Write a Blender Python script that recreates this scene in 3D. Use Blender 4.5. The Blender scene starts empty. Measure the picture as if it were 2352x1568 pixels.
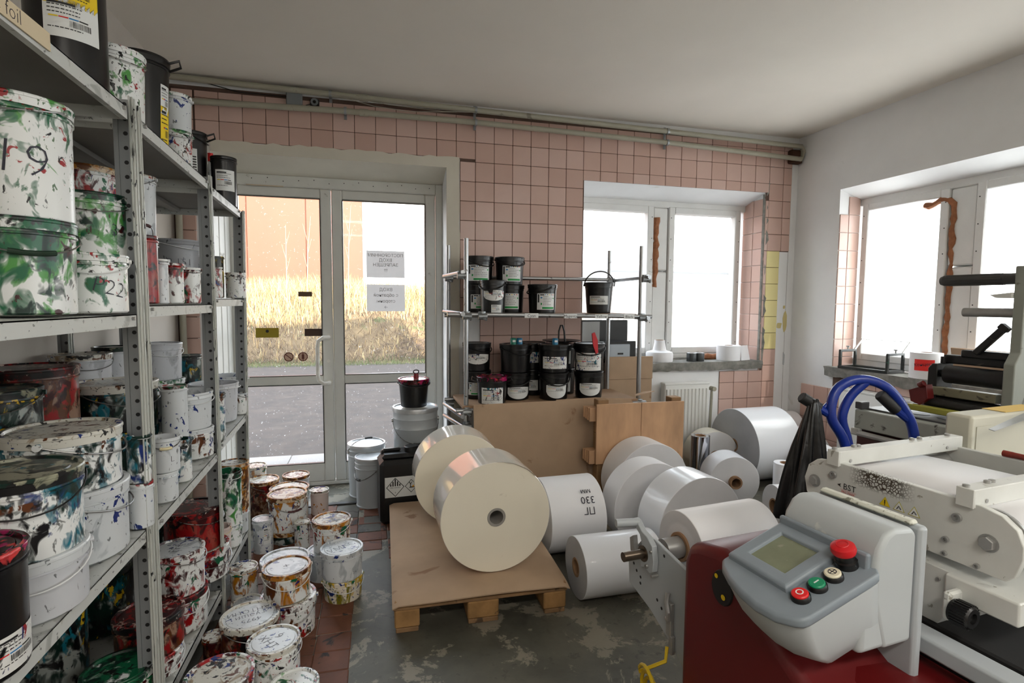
import bpy, bmesh, math, random
from mathutils import Vector, Matrix
D = bpy.data; SC = bpy.context.scene; COL = SC.collection
PI = math.pi; rad = math.radians
rnd = random.Random(7)

# ------------------------------------------------------------------ camera, sky, sun, added fill lamps, exposure
CAM = (1.166, -4.211, 1.473)
cd = D.cameras.new('camera'); cd.sensor_width = 36; cd.lens = 1234 / 2352 * 36; cd.clip_start = .05; cd.clip_end = 300
cam = D.objects.new('camera', cd); COL.objects.link(cam); SC.camera = cam
yw, pt, rl = rad(14.644), rad(4.187), rad(.376)
fw = Vector((math.sin(yw) * math.cos(pt), math.cos(yw) * math.cos(pt), -math.sin(pt)))
ri = Vector((math.cos(yw), -math.sin(yw), 0)); up = ri.cross(fw)
rx = ri * math.cos(rl) + up * math.sin(rl); ux = up * math.cos(rl) - ri * math.sin(rl)
cam.matrix_world = Matrix(((rx.x, ux.x, -fw.x, CAM[0]), (rx.y, ux.y, -fw.y, CAM[1]), (rx.z, ux.z, -fw.z, CAM[2]), (0, 0, 0, 1)))

W = D.worlds.new('sky'); SC.world = W; W.use_nodes = True
wt = W.node_tree; bg = wt.nodes['Background']
tcw = wt.nodes.new('ShaderNodeTexCoord'); sx = wt.nodes.new('ShaderNodeSeparateXYZ'); crw = wt.nodes.new('ShaderNodeValToRGB')
wt.links.new(tcw.outputs['Generated'], sx.inputs[0]); wt.links.new(sx.outputs['Z'], crw.inputs[0]); wt.links.new(crw.outputs[0], bg.inputs[0])
crw.color_ramp.elements[0].position = 0; crw.color_ramp.elements[0].color = (1, .99, .97, 1)
crw.color_ramp.elements[1].position = .6; crw.color_ramp.elements[1].color = (.78, .89, 1, 1)
bg.inputs[1].default_value = 4.0

sl = D.lights.new('sun', 'SUN'); sl.energy = 11.0; sl.angle = rad(.6); sl.color = (1, .93, .82)
so = D.objects.new('sun', sl); COL.objects.link(so)
so.rotation_euler = Vector((.30, -1, .56)).to_track_quat('Z', 'Y').to_euler()

def portal(n, loc, rot, sx_, sy_):
    l = D.lights.new(n, 'AREA'); l.shape = 'RECTANGLE'; l.size = sx_; l.size_y = sy_; l.cycles.is_portal = True
    o = D.objects.new(n, l); COL.objects.link(o); o.location = loc; o.rotation_euler = rot
portal('door_portal', (.93, .42, 1.15), (rad(-90), 0, 0), 1.6, 2.3)
portal('window_portal', (3.75, .42, 1.7), (rad(-90), 0, 0), 1.75, 1.5)

def fill_strip(n, loc, e, sx_=1.2, sy_=.3):
    l = D.lights.new(n, 'AREA'); l.shape = 'RECTANGLE'; l.size = sx_; l.size_y = sy_; l.energy = e; l.color = (1, .95, .87)
    o = D.objects.new(n, l); COL.objects.link(o); o.location = loc
    return o
FILL_E = 20  # strips added behind the viewer as frontal fill
for i, (lx, ly) in enumerate(((1.2, -5.2), (3.4, -5.2), (1.2, -7.2), (3.4, -7.2))):
    fill_strip('added_fill_light', (lx, ly, 2.86), FILL_E)

SC.view_settings.view_transform = 'Standard'; SC.view_settings.look = 'None'
SC.view_settings.exposure = 0.83; SC.view_settings.gamma = 1; SC.view_settings.use_curve_mapping = False
cy = SC.cycles; cy.use_denoising = True; cy.max_bounces = 8; cy.diffuse_bounces = 5; cy.glossy_bounces = 3
cy.transparent_max_bounces = 12; cy.transmission_bounces = 4; cy.caustics_reflective = False; cy.caustics_refractive = False
cy.sample_clamp_indirect = 6; cy.use_adaptive_sampling = True; cy.adaptive_threshold = .02

# ------------------------------------------------------------------ helpers
def L(r, g, b):
    f = lambda c: c / 255 / 12.92 if c <= 10 else ((c / 255 + .055) / 1.055) ** 2.4
    return (f(r), f(g), f(b), 1)

class MB:
    def __init__(s): s.v = []; s.f = []; s.m = []
    def add(s, vs, fs, mi=0, M=None):
        o = len(s.v)
        s.v += [tuple(M @ Vector(p)) if M else tuple(p) for p in vs]
        s.f += [tuple(o + i for i in f) for f in fs]; s.m += [mi] * len(fs); return s
    def box(s, c, z, mi=0, M=None, b=0):
        x, y, w = z[0] / 2, z[1] / 2, z[2] / 2; T = Matrix.Translation(c); M = (M @ T) if M else T
        if b <= 0:
            vs = [(i * x, j * y, k * w) for i in (-1, 1) for j in (-1, 1) for k in (-1, 1)]
            return s.add(vs, [(0, 1, 3, 2), (4, 6, 7, 5), (0, 4, 5, 1), (2, 3, 7, 6), (0, 2, 6, 4), (1, 5, 7, 3)], mi, M)
        b = min(b, x * .9, y * .9, w * .9); vs = []; ix = {}
        for i in (-1, 1):
            for j in (-1, 1):
                for k in (-1, 1):
                    for a in range(3):
                        p = [i * (x - b), j * (y - b), k * (w - b)]; p[a] = (i * x, j * y, k * w)[a]
                        ix[i, j, k, a] = len(vs); vs.append(p)
        fs = []
        for a in range(3):
            o = [q for q in range(3) if q != a]
            for sg in (-1, 1):
                q = []
                for u, v in ((-1, -1), (1, -1), (1, 1), (-1, 1)):
                    k = [0, 0, 0]; k[a] = sg; k[o[0]] = u; k[o[1]] = v; q.append(ix[k[0], k[1], k[2], a])
                fs.append(q if (sg > 0) == (a != 1) else q[::-1])
            for u in (-1, 1):
                for v in (-1, 1):
                    k = [0, 0, 0]; k[o[0]] = u; k[o[1]] = v; q = []
                    for sg, ax in ((-1, o[0]), (1, o[0]), (1, o[1]), (-1, o[1])):
                        k[a] = sg; q.append(ix[k[0], k[1], k[2], ax])
                    fs.append(q)
        for i in (-1, 1):
            for j in (-1, 1):
                for k in (-1, 1): fs.append([ix[i, j, k, a] for a in range(3)])
        return s.add(vs, fs, mi, M)
    def lathe(s, pr, n=32, mi=0, M=None, a0=0, a1=2 * PI):
        full = abs(a1 - a0 - 2 * PI) < 1e-6; nn = n if full else n + 1; vs = []; rows = []
        for r, z in pr:
            if r < 1e-6: rows.append([len(vs)]); vs.append((0, 0, z)); continue
            rows.append(list(range(len(vs), len(vs) + nn)))
            vs += [(r * math.cos(a0 + (a1 - a0) * i / n), r * math.sin(a0 + (a1 - a0) * i / n), z) for i in range(nn)]
        fs = []
        for A, B in zip(rows, rows[1:]):
            for i in range(n):
                j = (i + 1) % nn
                if len(A) == 1 and len(B) == 1: continue
                if len(A) == 1: fs.append((A[0], B[j], B[i]))
                elif len(B) == 1: fs.append((A[i], A[j], B[0]))
                else: fs.append((A[i], A[j], B[j], B[i]))
        return s.add(vs, fs, mi, M)
    def cyl(s, p0, p1, r, n=20, mi=0, r1=None):
        p0, p1 = Vector(p0), Vector(p1); d = p1 - p0
        M = Matrix.Translation(p0) @ d.to_track_quat('Z', 'Y').to_matrix().to_4x4()
        h = d.length; r1 = r if r1 is None else r1
        return s.lathe([(0, 0), (r, 0), (r1, h), (0, h)], n, mi, M)
    def tube(s, pts, r, n=8, mi=0, closed=False):
        P = [Vector(p) for p in pts]; m = len(P); vs = []; fs = []; nrm = None
        for i in range(m):
            a = P[(i - 1) % m] if (closed or i) else P[0]; b = P[(i + 1) % m] if (closed or i < m - 1) else P[-1]
            t = (b - a).normalized()
            if nrm is None: nrm = t.orthogonal().normalized()
            nrm = (nrm - t * nrm.dot(t)).normalized(); bn = t.cross(nrm)
            rr = r[i] if isinstance(r, (list, tuple)) else r
            vs += [P[i] + (nrm * math.cos(2 * PI * k / n) + bn * math.sin(2 * PI * k / n)) * rr for k in range(n)]
        for i in range(m if closed else m - 1):
            j = (i + 1) % m
            fs += [(i * n + k, i * n + (k + 1) % n, j * n + (k + 1) % n, j * n + k) for k in range(n)]
        if not closed: fs += [tuple(range(n))[::-1], tuple((m - 1) * n + k for k in range(n))]
        return s.add(vs, fs, mi)
    def prism(s, poly, ax, a, b, mi=0, M=None):
        o = [q for q in range(3) if q != ax]; n = len(poly); vs = []
        for t in (a, b):
            for u, v in poly:
                p = [0, 0, 0]; p[ax] = t; p[o[0]] = u; p[o[1]] = v; vs.append(p)
        ar = sum(poly[i][0] * poly[(i + 1) % n][1] - poly[(i + 1) % n][0] * poly[i][1] for i in range(n))
        fl = (ar > 0) == (ax != 1); fl = fl == (b > a)
        A = tuple(range(n)); B = tuple(n + i for i in range(n))
        fs = [A[::-1] if fl else A, B if fl else B[::-1]]
        for i in range(n):
            j = (i + 1) % n; q = (i, j, n + j, n + i); fs.append(q if fl else q[::-1])
        return s.add(vs, fs, mi, M)
    def grid(s, fn, nu, nv, mi=0):
        vs = [fn(i / nu, j / nv) for j in range(nv + 1) for i in range(nu + 1)]; w = nu + 1
        return s.add(vs, [(j * w + i, j * w + i + 1, (j + 1) * w + i + 1, (j + 1) * w + i) for j in range(nv) for i in range(nu)], mi)
    def mesh(s, name, mats, ang=35):
        me = D.meshes.new(name); me.from_pydata(s.v, [], s.f)
        for m in (mats if isinstance(mats, (list, tuple)) else [mats]): me.materials.append(m)
        me.polygons.foreach_set('material_index', s.m); me.polygons.foreach_set('use_smooth', [True] * len(s.f))
        me.validate(); bm = bmesh.new(); bm.from_mesh(me); bmesh.ops.recalc_face_normals(bm, faces=bm.faces); bm.to_mesh(me); bm.free()
        me.set_sharp_from_angle(angle=rad(ang)); me.update(); return me

def O(name, mb, mats, par=None, loc=None, rot=None, ang=35):
    o = D.objects.new(name, mb.mesh(name, mats, ang) if isinstance(mb, MB) else mb); COL.objects.link(o)
    if par: o.parent = par
    if loc: o.location = loc
    if rot: o.rotation_euler = rot
    return o
def tag(o, label=None, cat=None, group=None, kind=None):
    if label: o['label'] = label
    if cat: o['category'] = cat
    if group: o['group'] = group
    if kind: o['kind'] = kind
    return o
def T(name, label, cat, loc=(0, 0, 0), rz=0, group=None):
    o = D.objects.new(name, None); COL.objects.link(o); o.location = loc; o.rotation_euler = (0, 0, rz); o.empty_display_size = .05
    return tag(o, label, cat, group)
def struct(name, mb, m, par=None, **k):
    o = O(name, mb, m, par, **k)
    if par is None: o['kind'] = 'structure'
    return o

# text as flat outline meshes (made once, before the scene fills up)
_tc = {}
def text_geo(s, off=0):
    if (s, off) not in _tc:
        c = D.curves.new('text', 'FONT'); c.body = s; c.size = 1; c.align_x = 'CENTER'; c.align_y = 'CENTER'; c.resolution_u = 2; c.offset = off; c.space_line = .95
        o = D.objects.new('text', c); COL.objects.link(o); dg = bpy.context.evaluated_depsgraph_get(); dg.update()
        me = D.meshes.new_from_object(o.evaluated_get(dg))
        _tc[s, off] = ([tuple(v.co) for v in me.vertices], [tuple(p.vertices) for p in me.polygons])
        D.objects.remove(o); D.curves.remove(c); D.meshes.remove(me)
    return _tc[s, off]
def text(mb, s, fn, size, mi=0, mir=1, rot=0, off=0):
    vs, fs = text_geo(s, off); ca, sa = math.cos(rot), math.sin(rot)
    return mb.add([fn((x * ca - y * sa) * size * mir, (x * sa + y * ca) * size) for x, y, z in vs], fs, mi)

# ------------------------------------------------------------------ materials
def newmat(n):
    m = D.materials.new(n); m.use_nodes = True; t = m.node_tree; return m, t, t.nodes['Principled BSDF']
def nd(t, ty, **k):
    n = t.nodes.new('ShaderNode' + ty)
    for a, b in k.items(): setattr(n, a, b)
    return n
def coords(t, scale=(1, 1, 1), rand=False, kind='Object'):
    tc = nd(t, 'TexCoord'); mp = nd(t, 'Mapping'); t.links.new(tc.outputs[kind], mp.inputs[0]); mp.inputs['Scale'].default_value = scale
    if rand:
        oi = nd(t, 'ObjectInfo'); mu = nd(t, 'VectorMath', operation='SCALE'); mu.inputs[0].default_value = (31, 17, 43)
        t.links.new(oi.outputs['Random'], mu.inputs['Scale']); t.links.new(mu.outputs[0], mp.inputs['Location'])
    return mp.outputs[0]
def noise(t, vec, sc, det=3, dist=0, rough=.55):
    n = nd(t, 'TexNoise'); n.inputs['Scale'].default_value = sc; n.inputs['Detail'].default_value = det; n.inputs['Distortion'].default_value = dist
    n.inputs['Roughness'].default_value = rough; t.links.new(vec, n.inputs['Vector']); return n.outputs['Fac']
def ramp(t, fac, stops):
    r = nd(t, 'ValToRGB'); e = r.color_ramp.elements
    while len(e) < len(stops): e.new(.5)
    for q, (p, c) in zip(e, stops): q.position = p; q.color = c if len(c) == 4 else (*c, 1)
    t.links.new(fac, r.inputs[0]); return r.outputs[0]
def mix(t, fac, a, b):
    m = nd(t, 'MixRGB')
    for i, v in ((0, fac), (1, a), (2, b)):
        if hasattr(v, 'is_output'): t.links.new(v, m.inputs[i])
        else: m.inputs[i].default_value = v
    return m.outputs[0]
def bump(t, b, fac, st, dist=.002):
    n = nd(t, 'Bump'); n.inputs['Strength'].default_value = st; n.inputs['Distance'].default_value = dist
    t.links.new(fac, n.inputs['Height']); t.links.new(n.outputs[0], b.inputs['Normal'])
def mat(n, c, r=.5, me=0, var=0, vs=6, bmp=0, bs=60, spec=None, dirt=None, dthr=.62, ds=9, coat=0, vsc=(1, 1, 1)):
    m, t, b = newmat(n); b.inputs['Roughness'].default_value = r; b.inputs['Metallic'].default_value = me
    if spec is not None: b.inputs['Specular IOR Level'].default_value = spec
    if coat: b.inputs['Coat Weight'].default_value = coat
    out = c
    if var or dirt or bmp: v = coords(t, vsc, True)
    if var:
        lo = tuple(x * (1 - var) for x in c[:3]); hi = tuple(min(1, x * (1 + var)) for x in c[:3])
        out = ramp(t, noise(t, v, vs, 4), [(.3, lo), (.7, hi)])
    if dirt: out = mix(t, ramp(t, noise(t, v, ds, 4, .6), [(dthr, (0, 0, 0)), (dthr + .06, (1, 1, 1))]), out, dirt)
    if hasattr(out, 'is_output'): t.links.new(out, b.inputs['Base Color'])
    else: b.inputs['Base Color'].default_value = out
    if bmp: bump(t, b, noise(t, v, bs, 3), bmp)
    return m
def splat(n, base, layers, r=.32):
    """plastic with paint stains: each layer = colour, threshold, scale, vertical stretch"""
    m, t, b = newmat(n); b.inputs['Roughness'].default_value = r; out = base
    oi = nd(t, 'ObjectInfo'); tc = nd(t, 'TexCoord'); sz_ = nd(t, 'SeparateXYZ'); t.links.new(tc.outputs['Generated'], sz_.inputs[0]); gz = sz_.outputs['Z']
    for i, (c, th, sc, st) in enumerate(layers):
        mp = nd(t, 'Mapping'); mp.inputs['Scale'].default_value = (1, 1, st); t.links.new(tc.outputs['Object'], mp.inputs[0])
        mu = nd(t, 'VectorMath', operation='SCALE'); mu.inputs[0].default_value = (31 + 7 * i, 17 - 5 * i, 43 + 11 * i)
        t.links.new(oi.outputs['Random'], mu.inputs['Scale']); t.links.new(mu.outputs[0], mp.inputs['Location'])
        ad_ = nd(t, 'Math', operation='MULTIPLY_ADD'); t.links.new(gz, ad_.inputs[0]); ad_.inputs[1].default_value = .07; t.links.new(noise(t, mp.outputs[0], sc * 2.4, 3, .7, .55), ad_.inputs[2])
        a2 = nd(t, 'Math', operation='MULTIPLY_ADD'); t.links.new(noise(t, mp.outputs[0], sc * .55, 2, .3), a2.inputs[0]); a2.inputs[1].default_value = .55; t.links.new(ad_.outputs[0], a2.inputs[2]); ad_ = a2
        f = ramp(t, ad_.outputs[0], [(th + .315, (0, 0, 0)), (th + .345, (.62, .62, .62)), (th + .41, (1, 1, 1))])
        out = mix(t, f, out, c)
        if i == 0: v0 = mp.outputs[0]
    sp = noise(t, v0, 70, 3, .4, .5); out = mix(t, ramp(t, sp, [(.665, (0, 0, 0)), (.69, (.9, .9, .9))]), out, tuple(x * .35 for x in layers[0][0][:3]) + (1,))
    sp = noise(t, v0, 38, 4, .9, .6); out = mix(t, ramp(t, sp, [(.665, (0, 0, 0)), (.71, (.8, .8, .8))]), out, layers[-1][0])
    if hasattr(out, 'is_output'): t.links.new(out, b.inputs['Base Color'])
    return m
WH = L(226, 228, 226); GRN = L(10, 92, 58); LGN = L(70, 140, 60); DGN = L(8, 40, 32); RED = L(150, 14, 18); DRD = L(58, 10, 12); BRN = L(92, 48, 16)
OCH = L(176, 112, 14); YEL = L(196, 160, 20); BLU = L(16, 42, 110); TEA = L(10, 104, 122); BLK = L(14, 14, 16); MAG = L(150, 16, 80); OLV = L(118, 110, 18)
MS = dict(
    gw=splat('plastic_green_stained', WH, [(LGN, .55, 9, .7), (GRN, .52, 8, .6), (DGN, .57, 14, .6), (DRD, .64, 17, .7)]),
    gl=splat('plastic_lightly_green_stained', WH, [(LGN, .61, 10, .7), (GRN, .59, 12, .6), (RED, .65, 15, 1), (BLK, .65, 22, .8)]),
    gd=splat('lid_dark_green_stained', WH, [(GRN, .38, 9, 1), (DGN, .52, 12, 1), (BLK, .57, 17, 1)]),
    rw=splat('plastic_red_stained', WH, [(RED, .55, 11, .6), (DRD, .55, 16, .6), (BLU, .67, 13, 1), (GRN, .65, 13, .8)]),
    rd=splat('plastic_dark_red_soaked', L(150, 60, 48), [(RED, .42, 10, .5), (DRD, .51, 12, .5), (BLK, .61, 15, .7)]),
    rl=splat('lid_dark_red', L(70, 26, 24), [(DRD, .38, 9, 1), (BLK, .46, 8, 1), (RED, .57, 12, 1), (L(190, 170, 160), .62, 18, 1)]),
    rk=splat('plastic_red_brown_soaked', L(150, 120, 100), [(DRD, .42, 9, .6), (BRN, .52, 12, .6), (RED, .55, 13, .6), (BLK, .57, 12, .7)]),
    bt=splat('plastic_blue_and_teal_stained', WH, [(TEA, .55, 10, .6), (BLU, .57, 12, .6), (DGN, .55, 9, .6), (BLK, .59, 14, .7), (BRN, .64, 14, .7)]),
    bd=splat('plastic_dark_teal_soaked', L(170, 176, 172), [(DGN, .42, 8, .6), (BLK, .46, 9, .6), (TEA, .59, 12, .6), (YEL, .67, 12, .6)]),
    bl=splat('lid_black_and_teal', L(40, 44, 42), [(BLK, .40, 8, 1), (DGN, .52, 9, 1), (L(150, 150, 128), .59, 9, 1)]),
    yb=splat('plastic_ochre_stained', WH, [(OCH, .57, 10, .45), (BRN, .58, 13, .5), (GRN, .64, 11, .6), (RED, .66, 16, .8), (BLU, .67, 18, 1)]),
    yd=splat('lid_rim_ochre_soaked', L(200, 180, 150), [(OCH, .46, 12, 1), (BRN, .50, 14, 1), (BLK, .61, 18, 1)]),
    yg=splat('plastic_olive_yellow_stained', L(222, 214, 198), [(OLV, .48, 10, .35), (YEL, .55, 14, .35), (GRN, .61, 12, .4), (BLU, .66, 20, 1)]),
    mx=splat('plastic_mixed_stains', WH, [(GRN, .62, 12, .7), (RED, .64, 14, .7), (BLU, .64, 15, .7), (BRN, .62, 13, .6), (BLK, .64, 20, .8)]),
    md=splat('lid_mixed_stains', L(206, 204, 194), [(L(150, 130, 104), .58, 9, 1), (BRN, .63, 14, 1), (BLU, .67, 13, 1), (BLK, .63, 16, 1)]),
    bc=splat('lid_centre_beige_and_black', L(150, 148, 130), [(BLK, .46, 7, 1), (DGN, .52, 10, 1), (TEA, .66, 12, 1)]),
    cl=splat('plastic_nearly_clean_white', L(208, 212, 214), [(L(168, 174, 178), .60, 7, .6), (BLU, .68, 16, .7), (RED, .69, 18, .8), (BLK, .70, 22, .8)]),
    gy=splat('plastic_grey_white', L(198, 200, 204), [(L(164, 166, 170), .60, 6, .5), (BLK, .74, 22, 1)]),
    gh=splat('plastic_translucent_grey', L(150, 152, 156), [(L(120, 122, 128), .6, 6, .5)]),
    bk=splat('plastic_black', L(14, 14, 15), [(L(34, 34, 36), .64, 8, .6)], .28),
    km=splat('plastic_black_magenta_stained', L(18, 14, 16), [(DRD, .47, 9, 1), (MAG, .54, 11, 1), (L(200, 60, 60), .60, 12, 1)], .22),
    kg=splat('plastic_black_olive', L(22, 26, 14), [(OLV, .56, 12, .6), (YEL, .64, 14, .6)], .3),
    pk=splat('plastic_pinkish', L(214, 200, 194), [(RED, .70, 16, .8), (OCH, .68, 14, .8), (BLK, .70, 20, .8)]),
)
PAPERLBL = mat('label_paper', L(222, 224, 222), .45); INK = mat('print_black', L(24, 24, 26), .5); PEN = mat('marker_ink', L(20, 20, 40), .5)
GBAR = mat('print_green', L(20, 150, 70), .5); YBAR = mat('print_yellow', L(232, 200, 20), .5); CBAR = mat('print_cyan', L(20, 120, 180), .5)
RBAR = mat('print_red', L(206, 30, 30), .5); PBAR = mat('print_purple', L(70, 24, 110), .5)
LPAINT = splat('label_paper_with_paint', L(222, 222, 218), [(BLU, .62, 14, .7), (BLK, .62, 12, .6), (TEA, .66, 16, .7), (RED, .68, 18, .8)])
WIRE = mat('bail_wire', L(150, 150, 148), .35, .9, dirt=L(60, 50, 44), dthr=.58, ds=40)
BLKPL = mat('black_moulded_plastic', L(17, 17, 18), .35, var=.2); GREYPL = mat('grey_moulded_plastic', L(120, 124, 126), .45)
CHROME = mat('chromed_tube', L(178, 180, 182), .32, 1, dirt=L(90, 86, 80), dthr=.66, ds=25)
STEEL = mat('bare_steel', L(172, 172, 170), .38, .65, var=.12, vs=14); DSTEEL = mat('dark_steel', L(88, 88, 88), .4, .9, var=.2)
GALV = mat('zinc_plated_steel', L(150, 154, 156), .42, .8, var=.12, vs=9)
SHELFM = splat('shelf_grey_enamel_stained', L(196, 198, 194), [(L(160, 162, 158), .60, 5, 1), (BRN, .70, 22, .5), (GRN, .71, 20, .5), (RED, .71, 23, .4), (BLK, .69, 26, .6)], .45)
POSTM = splat('upright_grey_enamel_stained', L(186, 188, 182), [(L(140, 142, 136), .60, 14, .15), (GRN, .70, 16, .3), (BRN, .69, 22, .3), (RED, .71, 18, .3), (BLK, .68, 24, .4)], .45)
POSTD = mat('upright_flange_grey', L(150, 154, 156), .45, .3, var=.06)
PLAST = mat('painted_plaster', L(230, 230, 230), .85, var=.035, vs=3, bmp=.25, bs=9, dirt=L(212, 211, 207), dthr=.68, ds=3)
PLCREAM = mat('cream_plaster', L(206, 200, 186), .85, var=.05, vs=4, bmp=.3, bs=14)
CEILM = mat('ceiling_paint', L(224, 217, 207), .9, var=.035, vs=1.2, bmp=.15, bs=6)
GROUT = mat('tile_grout', L(92, 72, 62), .9, var=.15, vs=20)
def tilemat(n, a, b2, c):
    m, t, b = newmat(n); g = nd(t, 'NewGeometry'); oi = nd(t, 'ObjectInfo'); ad = nd(t, 'Math', operation='ADD'); fr = nd(t, 'Math', operation='FRACT')
    t.links.new(g.outputs['Random Per Island'], ad.inputs[0]); t.links.new(oi.outputs['Random'], ad.inputs[1]); t.links.new(ad.outputs[0], fr.inputs[0])
    col = ramp(t, fr.outputs[0], [(0, a), (.5, b2), (1, c)]); v = coords(t, (1, 1, 1), True)
    col = mix(t, ramp(t, noise(t, v, 5, 4), [(.5, (0, 0, 0)), (.9, (.2, .2, .2))]), col, tuple(x * .8 for x in a[:3]) + (1,))
    t.links.new(col, b.inputs['Base Color']); b.inputs['Roughness'].default_value = .24; bump(t, b, noise(t, v, 9, 2), .06); return m
PINK = tilemat('pink_glazed_tile', L(192, 160, 148), L(199, 168, 156), L(204, 175, 164))
YTILE = tilemat('yellow_glazed_tile', L(222, 208, 146), L(226, 213, 152), L(230, 219, 160))
REDT = mat('terracotta_floor_tile', L(104, 62, 42), .65, var=.25, vs=8, dirt=L(40, 30, 26), dthr=.6, ds=11, bmp=.15, bs=18)
DARKT = mat('grey_worn_floor_tile', L(84, 80, 72), .6, var=.25, vs=9, dirt=L(52, 48, 42), dthr=.56, ds=12)
WHALU = mat('white_aluminium_profile', L(206, 206, 200), .4, var=.05, vs=5, dirt=L(150, 148, 138), dthr=.69, ds=12)
WHFRM = mat('white_painted_window_frame', L(222, 222, 220), .45, var=.04, vs=6, dirt=L(150, 150, 146), dthr=.7, ds=14)
FOAM = mat('orange_mounting_foam', L(148, 96, 64), .85, var=.25, vs=30, bmp=.6, bs=40)
CONCR = mat('raw_concrete_sill', L(126, 124, 118), .9, var=.3, vs=18, bmp=.9, bs=30)
CARD = mat('corrugated_cardboard', L(170, 144, 118), .85, var=.08, vs=5, dirt=L(140, 108, 82), dthr=.66, ds=6)
CARD2 = mat('cardboard_inner_flutes', L(140, 108, 80), .9, var=.1)
WOOD = mat('pallet_wood', L(140, 108, 74), .8, var=.3, vs=9, vsc=(1, .2, 1), dirt=L(84, 66, 48), dthr=.6, ds=10, bmp=.3, bs=30)
WOODB = mat('pallet_block_wood', L(158, 120, 74), .85, var=.25, vs=14, dirt=L(92, 74, 54), dthr=.62, ds=12, bmp=.4, bs=40)
PLY = mat('stained_plywood', L(190, 150, 114), .65, var=.22, vs=7, vsc=(1.2, 1, .35), dirt=L(120, 84, 56), dthr=.66, ds=6)

# floor: worn concrete
FLM, t, b = newmat('worn_concrete_floor'); v = coords(t)
c1 = ramp(t, noise(t, v, 1.6, 6, .3, .65), [(.34, L(64, 63, 55)), (.5, L(84, 82, 72)), (.64, L(100, 97, 86))])
c2 = mix(t, ramp(t, noise(t, v, 3.6, 9, .4, .7), [(.54, (0, 0, 0)), (.565, (1, 1, 1))]), c1, L(132, 126, 112))
c3 = mix(t, ramp(t, noise(t, v, 17, 8, .2, .7), [(.58, (0, 0, 0)), (.62, (.7, .7, .7))]), c2, L(66, 66, 58))
t.links.new(c3, b.inputs['Base Color']); b.inputs['Roughness'].default_value = .58; bump(t, b, noise(t, v, 25, 6), .3)

# glass: clear pane and pane under a milky film
def glass(n, haze, dust=None):
    m, t, b = newmat(n); t.nodes.remove(b); out = t.nodes['Material Output']
    tr = nd(t, 'BsdfTransparent'); gl = nd(t, 'BsdfGlossy'); gl.inputs['Roughness'].default_value = .02; mx = nd(t, 'MixShader'); mx.inputs[0].default_value = .006
    t.links.new(tr.outputs[0], mx.inputs[1]); t.links.new(gl.outputs[0], mx.inputs[2]); res = mx.outputs[0]
    if haze or dust:
        tl = nd(t, 'BsdfTranslucent'); tl.inputs[0].default_value = (.93, .95, .95, 1); m2 = nd(t, 'MixShader')
        v = coords(t)
        if dust: f = ramp(t, noise(t, v, 60, 4, 0, .7), [(.66, (haze,) * 3), (.70, (dust,) * 3)])
        else: f = ramp(t, noise(t, v, 3, 4), [(.3, (haze * .9,) * 3), (.7, (min(1, haze * 1.06),) * 3)])
        t.links.new(f, m2.inputs[0]); t.links.new(res, m2.inputs[1]); t.links.new(tl.outputs[0], m2.inputs[2]); res = m2.outputs[0]
    t.links.new(res, out.inputs[0]); return m
GLASS = glass('dusty_door_glass', .012, .4); HAZE = glass('hazy_window_glass', .2); MILK = glass('milky_filmed_window_glass', .82)

# ------------------------------------------------------------------ room shell
XL, XR, ZC, YR = -.14, 4.97, 2.98, -8.6
DX0, DX1, DZ1 = .10, 1.735, 2.50          # door opening
AX0, AX1, AZ0, AZ1 = 2.87, 4.63, .90, 2.475   # window in the back wall
BY0, BY1, BZ0, BZ1 = -2.85, -.48, .90, 2.43   # window in the right wall
WT = .42
def holed(mb, au, av, holes, fn, w0, w1):
    us = sorted(set(list(au) + [h for q in holes for h in q[:2]])); vs = sorted(set(list(av) + [h for q in holes for h in q[2:]]))
    for u0, u1 in zip(us, us[1:]):
        for v0, v1 in zip(vs, vs[1:]):
            if any(q[0] <= u0 and u1 <= q[1] and q[2] <= v0 and v1 <= q[3] for q in holes): continue
            for w in (w0, w1): mb.add([fn(u0, v0, w), fn(u1, v0, w), fn(u1, v1, w), fn(u0, v1, w)], [(0, 1, 2, 3)])
    for q in holes:
        for a, c in (((q[0], q[2]), (q[0], q[3])), ((q[1], q[2]), (q[1], q[3])), ((q[0], q[2]), (q[1], q[2])), ((q[0], q[3]), (q[1], q[3]))):
            mb.add([fn(*a, w0), fn(*c, w0), fn(*c, w1), fn(*a, w1)], [(0, 1, 2, 3)])
    a, c = au[0], au[-1]; e, g = av[0], av[-1]
    for p, q in (((a, e), (c, e)), ((c, e), (c, g)), ((c, g), (a, g)), ((a, g), (a, e))): mb.add([fn(*p, w0), fn(*q, w0), fn(*q, w1), fn(*p, w1)], [(0, 1, 2, 3)])
def plain_mesh(name, mb, m):
    me = D.meshes.new(name); me.from_pydata(mb.v, [], mb.f); me.materials.append(m); return me
m_ = MB(); holed(m_, (XL - .3, XR + .3), (-.1, ZC + .2), [(DX0, DX1, -.02, DZ1), (AX0, AX1, AZ0, AZ1)], lambda u, v, w: (u, w, v), 0, WT)
wall_back = struct('wall_back', plain_mesh('wall_back', m_, PLAST), None)
ADDED_WIN = [(-5.6, -3.7, BZ0, BZ1)]  # out-of-view window added further along the wall to bring in side light
m_ = MB(); holed(m_, (YR - .3, 0), (-.1, ZC + .2), [(BY0, BY1, BZ0, BZ1)] + ADDED_WIN, lambda u, v, w: (w, u, v), XR, XR + WT)
wall_right = struct('wall_right', plain_mesh('wall_right', m_, PLAST), None)
struct('wall_left', MB().box((XL - .15, YR / 2, ZC / 2), (.3, -YR, ZC + .2)), mat('grey_beige_plaster', L(184, 177, 168), .9, var=.05, vs=3, bmp=.2, bs=9))  # even grey beige, darker than the other walls
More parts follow.
